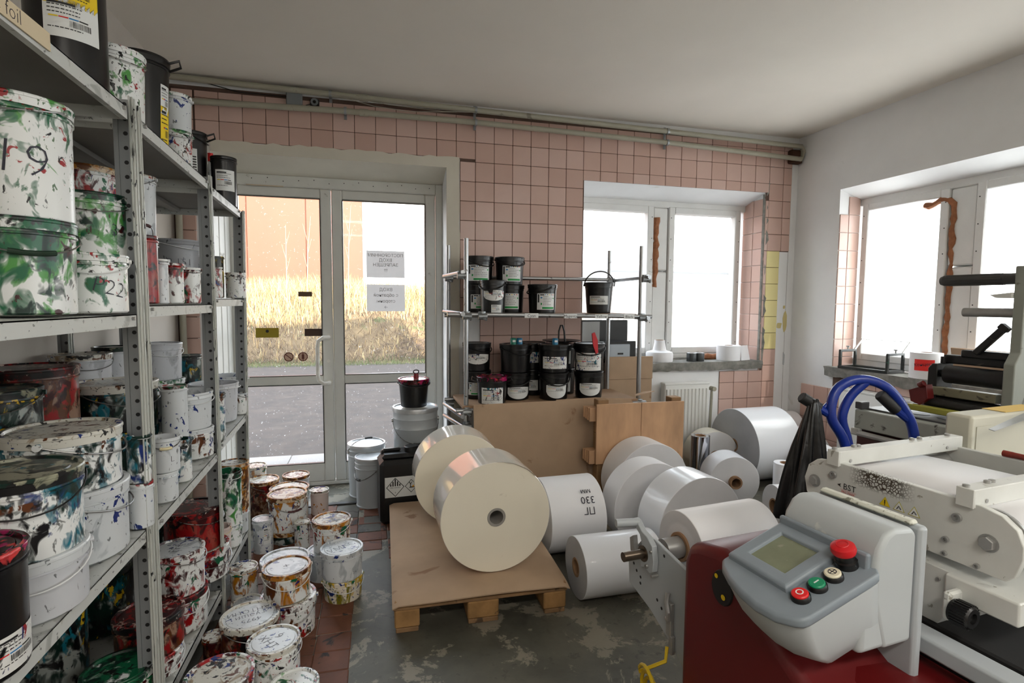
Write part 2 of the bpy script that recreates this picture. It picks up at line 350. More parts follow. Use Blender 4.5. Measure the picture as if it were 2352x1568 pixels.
struct('wall_rear', MB().box(((XL + XR) / 2, YR - .15, ZC / 2), (XR - XL + .6, .3, ZC + .2)), PLAST)
struct('ceiling', MB().box(((XL + XR) / 2, (YR + WT) / 2, ZC + .1), (XR - XL + .6, -YR + WT + .3, .2)), CEILM)
floor = struct('floor', MB().box(((XL + XR) / 2, (YR + WT) / 2, -.05), (XR - XL + .6, -YR + WT + .3, .1)), FLM)

# glazed tiles, each a piece of its wall
def tilemesh(w, h, d, m, n='tile'):
    return MB().box((0, 0, 0), (w, d, h), 0, None, .0025).mesh(n, m, 20)
TP = tilemesh(.1465, .1465, .012, PINK); TY = tilemesh(.1465, .1465, .012, YTILE)
def tile(par, me, loc, rz=0, sc=(1, 1, 1), name='tile'):
    o = D.objects.new(name, me); COL.objects.link(o); o.parent = par; o.location = loc; o.rotation_euler = (rnd.gauss(0, .004), rnd.gauss(0, .004), rz + rnd.gauss(0, .004)); o.scale = sc; return o
Z0 = 2.705
tl = []
def clip_tile(u0, u1, v0, v1, holes):
    """largest rectangle of the tile left outside the holes"""
    best = [(u0, u1, v0, v1)]
    for h in holes:
        nb = []
        for a, c, e, g in best:
            if h[1] <= a or h[0] >= c or h[3] <= e or h[2] >= g: nb.append((a, c, e, g)); continue
            if h[0] > a: nb.append((a, h[0], e, g))
            if h[1] < c: nb.append((h[1], c, e, g))
            if h[2] > e: nb.append((a, c, e, h[2]))
            if h[3] < g: nb.append((a, c, h[3], g))
        best = nb
    best = [q for q in best if q[1] - q[0] > .02 and q[3] - q[2] > .02]
    return max(best, key=lambda q: (q[1] - q[0]) * (q[3] - q[2])) if best else None
BH = [(-.02, 1.84, -1, 2.575), (AX0, AX1, AZ0 - .04, AZ1), (4.80, 5, -1, 1.95), (4.90, 5, 1.9, 3), (1.7, 2.0, -1, 1.35), (3.02, 4.21, -1, AZ0)]
for n in range(-1, 34):
    for k in range(-2, 18):
        u0, u1, v1 = n * .15 + .01, n * .15 + .16, Z0 - k * .15; v0 = v1 - .15
        if v0 > 2.86: continue
        q = clip_tile(max(u0, XL + .01), u1, v0, min(v1, 2.90), BH)
        if n == -1: q = (max(u0, XL + .01), .0, v0, min(v1, 2.9))
        if n == 0 and v1 < 2.58: q = None
        if q: tl.append((q, TY if (n == 31 and 5 <= k <= 10) else TP))
tl.sort(key=lambda q: (q[0][0] - CAM[0]) ** 2 + 18 + (q[0][2] - CAM[2]) ** 2 if q[0][0] > .1 or q[0][2] > 2.5 else 99)
st = MB()
for i, (q, me) in enumerate(tl):
    a, c, e, g = q; loc = ((a + c) / 2, -.004, (e + g) / 2); sc = ((c - a) / .15, 1, (g - e) / .15)
    if i < 300: tile(wall_back, me, loc, 0, sc)
    else: st.box(loc, (.1465 * sc[0], .012, .1465 * sc[2]), 0, None, .0035)
if st.v: O('tile_remainder', st, PINK, wall_back, ang=20)['kind'] = 'stuff'
# mortar bed that shows in the joints
gb = MB()
holed(gb, (XL, 4.9), (0, 2.93), [(max(h[0], XL + .001), min(h[1], 4.899), max(h[2], .001), min(h[3], 2.929)) for h in (BH[0], BH[1], (4.8, 4.9, .0, 1.95), (1.84, 2.0, .0, 1.35), (3.02, 4.21, .0, AZ0))], lambda u, v, w: (u, w, v), -.0015, .0)
O('mortar_bed', plain_mesh('mortar_bed', gb, GROUT), None, wall_back)
# reveal of the back window (right cheek) and of the right window (far cheek)
for k in range(0, 11):
    zt = AZ1 - .05 - k * .15
    for j in range(2): tile(wall_back, TP, (AX1 - .004, .0 + .07 + j * .145 - .005, zt - .075 if k < 10 else zt - .06), PI / 2, (.96, 1, 1 if k < 10 else .6))
for k in range(0, 10):
    for j in range(2):
        if k == 0 and j == 0: continue
        tile(wall_right, TP, (XR + .035 + j * .115 - (0 if j else -.012), BY1 - .004, 2.30 - k * .15), 0, (.76 if j else .58, 1, 1))
for n in range(0, 17):
    for k in range(13, 18):
        y = -.02 - n * .15 - .14; z = Z0 - k * .15
        if n < 3 and k < 14 and n > 0: pass
        if y > -.26 and k < 13: continue
        tile(wall_right, TP, (XR - .004, y - .075, z - .075), PI / 2, (1, 1, 1))
for n in range(3, 17): tile(wall_right, TP, (XR - .004, -.02 - n * .15 - .215, Z0 - 12.5 * .15 + .02), PI / 2, (1, 1, .74))
O('mortar_bed', MB().box((XR - .0005, -1.48, .375), (.003, 2.64, .75)).box((XR - .0005, -1.65, .80), (.003, 2.3, .12)), GROUT, wall_right)

# plaster band round the door, and the frayed concrete arris of the window cheek
def ragged(p0, p1, out, n, amp, seed, th, m, name, par=None):
    r = random.Random(seed); a, c = Vector(p0), Vector(p1); o_ = Vector(out); mb = MB(); e = []
    for i in range(n + 1):
        q = a.lerp(c, i / n); e.append((q, q + o_ * (1 + r.uniform(-amp, amp))))
    for (q0, r0), (q1, r1) in zip(e, e[1:]):
        d = Vector(th); mb.add([q0, q1, r1, r0, q0 + d, q1 + d, r1 + d, r0 + d], [(0, 1, 2, 3), (4, 7, 6, 5), (3, 2, 6, 7), (0, 4, 5, 1), (1, 5, 6, 2), (0, 3, 7, 4)])
    return mb
pm = ragged((DX0, -.001, DZ1), (DX1 + .1, -.001, DZ1), (0, 0, .078), 30, .12, 3, (0, -.011, 0), 0, 0)
m2 = ragged((DX1, -.001, -.0), (DX1, -.001, DZ1), (.1, 0, 0), 30, .07, 4, (0, -.011, 0), 0, 0); pm.add(m2.v, m2.f)
struct('trim_1', pm, PLCREAM)
ar = ragged((AX1 - .012, -.005, .94), (AX1 - .012, -.005, 2.46), (.03, -.006, 0), 26, .9, 5, (0, .02, 0), 0, 0)
m2 = ragged((AX1 + .005, -.009, 2.45), (4.72, -.009, 2.86), (.018, 0, 0), 12, .6, 8, (0, .008, 0), 0, 0); ar.add(m2.v, m2.f)
struct('trim_2', ar, CONCR)
# smeared filler patch on the bare plaster beside the yellow tiles
pt_ = MB()
r = random.Random(5)
for (x0, x1, z0, z1, mi) in ((4.81, 4.86, 1.25, 1.30, 1), (4.875, 4.915, 1.22, 1.40, 1), (4.87, 4.89, 1.43, 1.46, 1), (4.89, 4.91, .90, 1.02, 0)):
    pts = [(x0 + (x1 - x0) * (.5 + (.5 + r.uniform(-.1, .1)) * sx_), z0 + (z1 - z0) * (.5 + (.5 + r.uniform(-.08, .08)) * sz_)) for sx_, sz_ in ((-1, -.8), (-.4, -1), (.6, -1), (1, -.5), (1, .7), (.3, 1), (-.7, .95), (-1, .3))]
    pt_.prism(pts, 1, -.0025, .001, mi)
struct('trim_3', pt_, [mat('grey_smear', L(176, 178, 180), .8), mat('old_yellow_paint', L(206, 190, 132), .8)])

# floor tiles by the shelves and by the door
ft = MB().box((0, 0, 0), (.147, .127, .012), 0, None, .004); FT = ft.mesh('floor_tile', REDT, 20); FT2 = ft.mesh('floor_tile', DARKT, 20)
rt = random.Random(11)
for n in range(-1, 4):
    for k in range(0, 25):
        x = 1.0 - n * .15; y = -.30 - k * .1305
        if y > -.62 and rt.random() < .2: continue
        me = FT2 if (y > -1.25 and rt.random() < (.45 if n < 1 else .2)) else FT
        if n == -1 and y < -1.0: continue
        tile(floor, me, (x - .012 + rt.uniform(-.002, .002), y, -.0015 + rt.uniform(-.001, .001)), rt.gauss(-.02, .006), name='floor_tile')
for n in range(1, 4):
    for k in range(0, 7):
        if n < 2 and k > 4: continue
        tile(floor, FT if (n + k) % 3 else FT2, (1.0 + n * .15 + .02, -.30 - k * .1305, -.002), rt.gauss(0, .006), name='floor_tile')
struct('trim_4', MB().box((1.0, -.215, .006), (1.5, .045, .012), 0, None, .004), DSTEEL)

# ------------------------------------------------------------------ door
def bars(mb, x0, x1, z0, z1, w, y0, y1, b=.006, wt=None, wb=None, mi=0):
    wt = wt or w; wb = wb or w; yc, d = (y0 + y1) / 2, y1 - y0
    mb.box((x0 + w / 2, yc, (z0 + z1) / 2), (w, d, z1 - z0), mi, None, b); mb.box((x1 - w / 2, yc, (z0 + z1) / 2), (w, d, z1 - z0), mi, None, b)
    mb.box(((x0 + x1) / 2, yc, z1 - wt / 2), (x1 - x0 - 2 * w, d, wt), mi, None, b); mb.box(((x0 + x1) / 2, yc, z0 + wb / 2), (x1 - x0 - 2 * w, d, wb), mi, None, b)
fr = MB(); bars(fr, .075, 1.735, 0, 2.42, .055, .24, .32, .006, .085, .03)
for i in range(14): fr.cyl((.2 + i * .11, .241, 2.385 + .02 * ((i * 7) % 3 - 1) / 2), (.2 + i * .11, .2385, 2.385 + .02 * ((i * 7) % 3 - 1) / 2), .004, 6, 1)
door = struct('door_1', fr, [WHALU, INK])
O('light_slot', MB().box((.40, .238, 2.335), (.26, .003, .008)), mat('bright_slot_strip', L(235, 225, 205), .2, 1), door)  # bright slot over the left leaf put in as a pale metal strip
def leaf(x0, x1):
    mb = MB(); bars(mb, x0, x1, .03, 2.335, .08, .245, .30, .008, .075, .15); mb.box(((x0 + x1) / 2, .2725, .85), (x1 - x0 - .16, .055, .07), 0, None, .006)
    lf = O('leaf', mb, WHALU, door)
    gk = MB()
    for z0, z1 in ((.885, 2.26), (.18, .815)):
        for dx in (x0 + .082, x1 - .082): gk.box((dx, .262, (z0 + z1) / 2), (.005, .03, z1 - z0))
        for dz in (z0 + .002, z1 - .002): gk.box(((x0 + x1) / 2, .262, dz), (x1 - x0 - .16, .03, .005))
    O('gasket', gk, BLKPL, lf)
    for z0, z1 in ((.885, 2.26), (.18, .815)): O('glass_pane', MB().box(((x0 + x1) / 2, .275, (z0 + z1) / 2), (x1 - x0 - .155, .004, z1 - z0)), GLASS, lf)
    return lf
l1 = leaf(.125, .868); l2 = leaf(.872, 1.675)
hb = MB().tube([(.838, .245, 1.19), (.838, .19, 1.19), (.80, .165, 1.19), (.765, .165, 1.165), (.758, .165, 1.12), (.758, .165, .90), (.765, .165, .855), (.80, .165, .83), (.838, .19, .83), (.838, .245, .83)], .0155, 10)
hb.cyl((.838, .246, 1.19), (.838, .236, 1.19), .022, 14); hb.cyl((.838, .246, .83), (.838, .236, .83), .022, 14); hb.cyl((.832, .246, 1.0), (.832, .238, 1.0), .012, 12)
O('handle', hb, mat('worn_white_handle', L(216, 214, 206), .4, var=.15, vs=20), l1)
rp = MB()
for i in range(3):
    a = (.095 - .018 + i * .018, .015 + i * .078); c = (.113 - .018 + i * .018, .09 + i * .078)
    M = Matrix.Translation(((a[0] + c[0]) / 2 + .012, (a[1] + c[1]) / 2, 1.25)) @ Matrix.Rotation(math.atan2(c[1] - a[1], c[0] - a[0]), 4, 'Z')
    O('cladding_panel', MB().box((0, 0, 0), (.076, .016, 2.48), 0, M, .006), WHALU, door)

struct('trim_8', MB().prism([(.0005, DZ1), (.36, DZ1 + .0), (.36, 2.418), (.24, 2.418)], 0, DX0, DX1), PLCREAM)
struct('trim_9', MB().prism([(.0005, AZ1), (.40, AZ1), (.40, 2.396), (.25, 2.396)], 0, AX0, AX1), PLAST)
struct('trim_10', MB().prism([(XR + .0005, BZ1), (XR + .40, BZ1), (XR + .40, 2.356), (XR + .21, 2.356)], 1, BY0, BY1), PLAST)
# stickers and notices on the glass
def sticker(name, label, cat, x, z, w, h, m, group=None):
    o = O(name, MB().box((0, 0, 0), (w, .0015, h)), m, None, (x, .2715, z)); return tag(o, label, cat, group)
NOT, t, b = newmat('backlit_notice_paper'); tl_ = nd(t, 'BsdfTranslucent'); tl_.inputs[0].default_value = L(158, 156, 154); df_ = nd(t, 'BsdfDiffuse'); df_.inputs[0].default_value = L(190, 188, 186); mx_ = nd(t, 'MixShader'); mx_.inputs[0].default_value = .5; t.links.new(df_.outputs[0], mx_.inputs[1]); t.links.new(tl_.outputs[0], mx_.inputs[2]); t.links.new(mx_.outputs[0], t.nodes['Material Output'].inputs[0]); GT = mat('faded_print_grey', L(120, 116, 114), .8)
nl = lambda x, z: (lambda u, v: (x + u, -.0012, z + v))
for z, rows, lab in ((1.77, (('ПОСТОРОННИМ', .070), ('ВХОД', .032), ('ЗАПРЕЩЕН', -.006), ('!!!', -.05)), 'upper grey paper notice with mirrored no-entry lines on the right door glass'),
                     (1.50, (('ВХОД', .066), ('с обратной', .022), ('стороны', -.026), ('→', -.075)), 'lower grey paper notice with mirrored lines and an arrow on the right door glass')):
    r_ = T('paper_notice', lab, 'sign', (1.28, .2715, z), group='notices on the door glass')
    O('sheet', MB().add([(-.15, 0, -.1075), (.15, 0, -.1075), (.15, 0, .1075), (-.15, 0, .1075)], [(0, 1, 2, 3)]), NOT, r_); mb = MB()
    for s, dz in rows: text(mb, s, nl(0, dz), .036 if len(s) < 11 else .034, 0, -1)
    O('print', mb, GT, r_)
O('eye_mark', MB().lathe([(.0, 0), (.012, 0)], 12, 0, Matrix.Translation((.385, -.0015, .012)) @ Matrix.Rotation(PI / 2, 4, 'X')), INK, sticker('yellow_sticker', 'yellow alarm sticker with a dark emblem low on the left door glass', 'sticker', .385, 1.225, .165, .075, mat('sticker_yellow', L(150, 132, 20), .6)), (-.385, 0, 0))
sticker('dark_sticker', 'small dark brown sticker high on the left door glass', 'sticker', .665, 1.525, .1, .038, mat('sticker_brown', L(92, 70, 46), .6))
sticker('dark_sticker', 'wide dark brown sticker low on the left door glass', 'sticker', .728, 1.225, .145, .058, mat('sticker_dark', L(62, 38, 22), .6))
RING = mat('sticker_ring', L(96, 44, 34), .6)
for x, kind in ((.535, 0), (.64, 1)):
    o = O('round_sticker', MB().lathe([(0, 0), (.034, 0), (.034, .0012), (0, .0012)], 28, 0, Matrix.Rotation(PI / 2, 4, 'X')), mat('sticker_pale', L(190, 160, 140), .6), None, (x, .272, 1.035))
    tag(o, ('round no-smoking sticker beside the other disc on the left door glass', 'round prohibition sticker with a dark upright figure on the left door glass')[kind], 'sticker')
    mb = MB().lathe([(.029, .0016), (.036, .0016), (.036, .001), (.029, .001)], 28, 0, Matrix.Rotation(PI / 2, 4, 'X'))
    mb.box((0, -.0022, 0), (.058, .001, .006), 0, Matrix.Rotation(rad(40 if kind == 0 else 90), 4, 'Y'))
    if kind: mb.box((0, -.0024, 0), (.018, .001, .036))
    O('prohibition_mark', mb, RING, o)

# ------------------------------------------------------------------ windows
def window(name, MM, w, z0, z1, panes, gl, foam):
    """local u along the wall, depth d outwards"""
    f = MB(); f.box((w / 2, .03, z1 - .03), (w, .07, .06), 0, MM, .006); f.box((w / 2, .03, z0 + .03), (w, .07, .06), 0, MM, .006)
    root = struct(name, f, WHFRM)
    for u0, u1 in panes:
        c = MB(); ww = .06; zc = (z0 + z1) / 2; zz0, zz1 = z0 + .05, z1 - .05
        for a in (u0 + ww / 2, u1 - ww / 2): c.box((a, .025, zc), (ww, .08, zz1 - zz0), 0, MM, .006)
        for a in (zz1 - ww / 2, zz0 + ww / 2): c.box(((u0 + u1) / 2, .025, a), (u1 - u0 - 2 * ww, .08, ww), 0, MM, .006)
        for i in range(7):
            for a in (u0 + .02, u1 - .02): c.cyl(MM @ Vector((a, -.0155, zz0 + .1 + i * (zz1 - zz0 - .2) / 6)), MM @ Vector((a, -.017, zz0 + .1 + i * (zz1 - zz0 - .2) / 6)), .0045, 6, 1)
        s = O('sash', c, [WHFRM, INK], root)
        O('glass_pane', MB().box(((u0 + u1) / 2, .04, zc), (u1 - u0 - 2 * ww + .01, .005, zz1 - zz0 - 2 * ww + .01), 0, MM), gl, s)
    for a, c_ in zip([p[1] for p in panes[:-1]], [p[0] for p in panes[1:]]):
        mb = MB(); zm = z0 + .45 * (z1 - z0) + .16
        for q0, q1 in ((z0 + .06, zm - .006), (zm + .006, z1 - .06)): mb.box(((a + c_) / 2, .035, (q0 + q1) / 2), (c_ - a - .006, .07, q1 - q0), 0, MM, .01)
        mb.box(((a + c_) / 2, .078, (z0 + z1) / 2), (c_ - a, .012, z1 - z0 - .1), 0, MM); O('mullion_board', mb, WHFRM, root)
        if foam:
            r = random.Random(3); pts = []; rr = []; z = foam[0]
            while z < foam[1]: pts.append(MM @ Vector((a + foam[2] + r.uniform(-.006, .006), .0 + r.uniform(-.006, .006), z))); rr.append(foam[3] * r.uniform(.65, 1.35)); z += .035
            if foam[4]:
                for i in range(7): pts.append(MM @ Vector((a + foam[2] - .03 * (i + 1), .0, foam[1] + .015 * math.sin(i)))); rr.append(foam[3] * r.uniform(.9, 1.6))
            O('foam_bead', MB().tube(pts, rr, 9), FOAM, root)
    return root
w1 = window('window_1', Matrix.Translation((AX0, .26, 0)), AX1 - AX0, .955, 2.40, [(.04, .785), (.94, 1.70)], HAZE, (1.62, 2.26, .028, .026, False))
for n, (a, c) in enumerate([(BY0, BY1)] + [q[:2] for q in ADDED_WIN]):
    M = Matrix.Translation((XR + .22, c, 0)) @ Matrix.Rotation(-PI / 2, 4, 'Z')
    w2 = window('window_%d' % (n + 2), M, c - a, .955, 2.36, [(.03, .735), (.92, 1.62)] + ([(1.8, 2.33)] if c - a > 2 else []), MILK, (1.0, 2.22, .03, .017, True) if n == 0 else None)
def sill(name, x0, x1, y0, y1, z0, z1, axis, seed):
    r = random.Random(seed); N = 40; mb = MB()
    def front(i, k):
        t_ = i / N; j = .018 * r.uniform(-.6, .5) if k else .004 * r.uniform(-1, 1); dz = (-.014 if k == 2 else 0) * r.random()
        z = (z1, z1 - .03, z0)[k] + dz
        return (x0 + (x1 - x0) * t_, y0 + j + (.012 if k == 2 else 0), z) if axis == 0 else (y0 + j + (.012 if k == 2 else 0), x0 + (x1 - x0) * t_, z)
    rows = [[front(i, k) for i in range(N + 1)] for k in range(3)]
    back = [[(p[0], y1, z) if axis == 0 else (y1, p[1], z) for p in rows[0]] for z in (z1, z0)]
    R = [back[0]] + rows + [back[1]]; vs = [p for q in R for p in q]; w = N + 1
    mb.add(vs, [(k * w + i, k * w + i + 1, (k + 1) * w + i + 1, (k + 1) * w + i) for k in range(4) for i in range(N)])
    mb.add(vs, [tuple(k * w for k in range(5)), tuple(k * w + N for k in range(5))])
    return struct(name, mb, CONCR)
sill('trim_5', 2.95, AX1 + .005, -.045, .28, .885, .952, 0, 2)
sill('trim_6', BY0 + .02, BY1 + .035, XR - .05, XR + .24, .868, .945, 1, 4)
struct('trim_7', MB().box((4.90, -.035, 2.80), (.12, .06, .12), 0, None, .01), mat('dark_chased_hole', L(70, 42, 26), .9, var=.3))
# ------------------------------------------------------------------ outside
ASPH = mat('rough_yard_surface', L(46, 36, 30), .95, var=.35, vs=5, bmp=.5, bs=14, dirt=L(56, 46, 39), dthr=.6, ds=5)
gm = MB().box((3, 7.2, -.14), (60, 13.6, .1)); struct('ground_yard', gm, ASPH)
pv = struct('pavement', MB().box((1.5, .85, -.085), (9, .9, .1)), mat('pale_joint', L(110, 106, 103), .9))
PT = MB().box((0, 0, 0), (.394, .42, .03), 0, None, .004).mesh('paving_tile', mat('pale_paving_tile', L(112, 108, 105), .7, var=.06), 60)
for i in range(9):
    for j in range(2): tile(pv, PT, (-.6 + i * .4, .64 + j * .43, -.037), 0, (1, 1, 1), 'paving_tile')
SOIL = mat('dry_straw_soil', L(96, 78, 52), .95, var=.3, vs=3, bmp=.8, bs=9, dirt=L(66, 72, 34), dthr=.6, ds=1.2)
r = random.Random(9)
def hill(x, y):
    t_ = min(1, max(0, (y - 9.6) / 5)); h = 1.55 * (t_ * t_ * (3 - 2 * t_)) * (1 - .2 * min(1, max(0, (x - 6) / 10)))
    return -.1 + h + .08 * math.sin(x * 1.7 + y) * min(1, t_ * 3) + .5 * math.exp(-((x - 1.2) ** 2 / 5 + (y - 11.8) ** 2 / 1.1))
gh = MB().grid(lambda u, v: (-26 + 60 * u, 9.4 + 40 * v * v, hill(-26 + 60 * u, 9.4 + 40 * v * v)), 80, 40)
struct('terrain', gh, SOIL, ang=180)
STR = D.materials.new('dry_grass'); STR.use_nodes = True; t = STR.node_tree; b = t.nodes['Principled BSDF']; b.inputs['Roughness'].default_value = .8
g_ = nd(t, 'NewGeometry'); cl_ = ramp(t, g_.outputs['Random Per Island'], [(0, L(126, 100, 62)), (.55, L(158, 134, 92)), (.86, L(176, 156, 116)), (1, L(88, 90, 44))]); t.links.new(cl_, b.inputs['Base Color'])
gs = MB()
for i in range(26000):
    y = 9.9 + 11 * r.random() ** 1.1; x = 1.7 + (y + 4.2) * r.uniform(-.62, .42) * .9
    h = (.15 + .15 * r.random()) if y < 11.6 else (.25 + .75 * min(1, (y - 11) / 3) * r.random())
    if y < 12.2 and r.random() < .8 * min(1, (12.4 - y) / 1.2): continue
    z = hill(x, y) - .02; a = r.random() * PI; w = .008 + .01 * r.random(); dx, dy = math.cos(a) * w, math.sin(a) * w; lx, ly = r.gauss(0, .12) * h * 2, r.gauss(0, .12) * h * 2
    gs.v += [(x - dx, y - dy, z), (x + dx, y + dy, z), (x + lx * .4 + dx * .7, y + ly * .4 + dy * .7, z + h * .6), (x + lx * .4 - dx * .7, y + ly * .4 - dy * .7, z + h * .6), (x + lx, y + ly, z + h)]
    o_ = len(gs.v) - 5; gs.f += [(o_, o_ + 1, o_ + 2, o_ + 3), (o_ + 3, o_ + 2, o_ + 4)]; gs.m += [0, 0]
ug = MB()
for i in range(9000):
    y = 9.85 + 2.6 * r.random() ** 1.3; x = 1.7 + (y + 4.2) * r.uniform(-.62, .42) * .9; z = hill(x, y) - .02; h = .08 + .22 * r.random(); a = r.random() * PI; w = .01; q = r.gauss(0, .16), r.gauss(0, .16)
    ug.add([(x - w * math.cos(a), y - w * math.sin(a), z), (x + w * math.cos(a), y + w * math.sin(a), z), (x + q[0], y + q[1], z + h)], [(0, 1, 2)])
me = D.meshes.new('withered_undergrowth'); me.from_pydata(ug.v, [], ug.f); me.materials.append(mat('shade_brown_dead_stems', L(104, 84, 62), .9))  # dead stems, with the shaded band of the bank put into their brown
tag(O('withered_undergrowth', me, None), 'withered undergrowth on the lower bank, its brown darkened for the building shade', 'undergrowth', kind='stuff')
me = D.meshes.new('dry_grass'); me.from_pydata(gs.v, [], gs.f); me.materials.append(STR)
tag(O('dry_grass', me, None), 'tall straw-coloured dry grass covering the bank beyond the yard', 'grass', kind='stuff')
gs = MB()
for i in range(7000):
    y = 9.3 + .9 * r.random(); x = 1.7 + (y + 4.2) * r.uniform(-.6, .4) * .9; z = hill(x, y) - .02; h = .05 + .09 * r.random(); a = r.random() * PI; w = .008
    gs.add([(x - w * math.cos(a), y - w * math.sin(a), z), (x + w * math.cos(a), y + w * math.sin(a), z), (x + r.gauss(0, .03), y + r.gauss(0, .03), z + h)], [(0, 1, 2)])
me = D.meshes.new('green_grass'); me.from_pydata(gs.v, [], gs.f); me.materials.append(mat('green_grass_blades', L(82, 90, 44), .8))
tag(O('green_grass', me, None), 'short green grass along the near edge of the dry bank', 'grass', kind='stuff')
# red hangar
HX1 = 0.793
HANG = mat('red_painted_sheet_wall', L(112, 58, 34), .6, var=.05, vs=.5, vsc=(2, 1, .15))
hg = T('hangar', 'big orange red hangar wall beyond the dry grass behind the door', 'building', (HX1, 21.5, 1.4))
for k in range(9): O('wall_panel', MB().box((-1.2 - k * 2.42, .1, 4.3), (2.405, .2, 8.6), 0, None, .02), HANG, hg)
O('wall_panel', MB().box((-.04, 4, 4.3), (.08, 7.6, 8.6)), HANG, hg)
O('roof', MB().box((-10.8, 4, 8.7), (22, 8.2, .2)), GALV, hg)
shd = T('shed', 'low pale shed with flat roof far off at the right edge of the door', 'building', (9.2, 24, 1.3))
O('wall', MB().box((0, 0, 1.1), (5, 3, 2.2)), PLCREAM, shd); O('roof', MB().box((0, 0, 2.25), (5.4, 3.4, .14)), DSTEEL, shd)
fc = T('yard_building', 'long pale outbuilding faintly visible through the bright window', 'building', (22, 24, -.1))
for k in range(6): O('wall_bay', MB().box((-7.5 + k * 3, 0, 1.6), (2.96, 4, 3.2), 0, None, .03), mat('pale_render', L(196, 196, 194), .9), fc)
O('roof', MB().box((0, -.3, 3.4), (18.6, 5, .25)), GALV, fc)
fn = T('yard_fence', 'grey board fence standing in the yard beyond the bright window', 'fence', (11, 12, -.09))
for k in range(26): O('board', MB().box((-2.5 + k * .2, 0, .8), (.17, .025, 1.6 + .06 * math.sin(k * 2.1)), 0, None, .004), mat('weathered_board', L(150, 146, 140), .9) if k == 0 else D.materials['weathered_board'], fn)
for z in (.4, 1.2): O('rail', MB().box((0, .035, z), (5.2, .04, .08)), D.materials['weathered_board'], fn)
SAP = mat('pale_dry_stalk', L(170, 154, 126), .8)
for i, (x, y, h) in enumerate(((-1.35, 13.6, 2.6), (-.75, 13.2, 2.9), (-.1, 14.2, 2.3), (.45, 13.4, 3.1), (.95, 13.8, 3.6), (1.55, 13.2, 3.9), (2.1, 14.0, 2.9), (3.75, 13.6, 2.2))):
    z0 = hill(x, y) - .03; lx = .14 * math.sin(i * 2.3)
    mb = MB().tube([(0, 0, 0), (lx * .4, 0, h * .33), (lx * .7, .03, h * .66), (lx * 1.6, .05, h)], [.013, .011, .008, .003], 5)
    for k in range(3): mb.tube([(lx * .6, 0, h * (.45 + .15 * k)), (lx * .6 + .12 * (-1) ** (k + i), 0, h * (.62 + .15 * k))], [.005, .002], 4)
    tag(O('dry_stalk', mb, SAP, None, (x, y, z0)), 'thin pale dry stalk before the orange hangar wall, ' + ('first', 'second', 'third', 'fourth', 'fifth', 'sixth', 'seventh', 'eighth')[i] + ' from the left', 'plant', 'dry stalks on the bank')
bp = MB()
for i in range(420):
    x, y = 3.2 + r.gauss(0, .9), 10.55 + r.gauss(0, .28); z = hill(x, y) + .35 * math.exp(-((x - 3.2) / 1.0) ** 2) * r.random()
    a = r.random() * PI; l = .15 + .35 * r.random(); p = Vector((math.cos(a), math.sin(a) * .5, r.uniform(-.2, .5))) * l
    bp.tube([Vector((x, y, z)) - p * .5, Vector((x, y, z)) + p * .5], [.009, .005], 4)
tag(O('brush_pile', bp, mat('grey_brown_twigs', L(84, 68, 54), .9)), 'heap of grey brown cut twigs at the foot of the dry bank', 'brush pile', kind='stuff')
# upper storey that throws the yard into shade
struct('roof', MB().box(((XL + XR) / 2, (YR + WT) / 2, 5.2), (XR - XL + .84, -YR + WT + .3, 4.0)), PLAST)

# ------------------------------------------------------------------ steel shelving along the left wall
FX = .495; BX = -.11
UNDER = mat('shelf_underside_shade_grey', L(128, 126, 122), .5, var=.08, dirt=L(84, 80, 74), dthr=.68, ds=9)  # shade under the trays put into a darker grey of the enamel
def perf_post(par, x, y0, y1, sx_, z0=0., z1=2.0, lean=(0, 0)):
    """L-section upright: narrow flange on the aisle side, perforated flange across"""
    M = Matrix(((1, 0, lean[0], x), (0, 1, lean[1], 0), (0, 0, 1, 0), (0, 0, 0, 1)))
    mb = MB(); h = z1 - z0; ym = y0
    mb.box((-.0015, (y0 + y1) / 2, z0 + h / 2), (.003, y1 - y0, h), 0, M)
    mb.box((.003, y0 + .012, z0 + h / 2), (.004, .006, h), 0, M); mb.box((.003, y1 - .012, z0 + h / 2), (.004, .006, h), 0, M)
    p = O('upright', mb, POSTM, par)
    fb = MB(); fy = y1 if sx_ > 0 else y0
    fb.box((-.028, fy - .0015, z0 + h / 2), (.056, .003, h), 0, M); fb.box((-.05, fy - .004, z0 + h / 2), (.012, .006, h), 0, M)
    O('perforated_flange', fb, POSTD, p)
    hb = MB()
    for i in range(int(h / .042)): hb.cyl(M @ Vector((-.026, fy - .0035, z0 + .03 + i * .042)), M @ Vector((-.026, fy - .0028, z0 + .03 + i * .042)), .0062, 10)
    for i in range(int(h / .084)): hb.cyl(M @ Vector((.0004, (y0 + y1) / 2, z0 + .05 + i * .084)), M @ Vector((-.0001, (y0 + y1) / 2, z0 + .05 + i * .084)), .004, 8)
    O('hole_row', hb, INK, p)['kind'] = 'stuff'
    return p
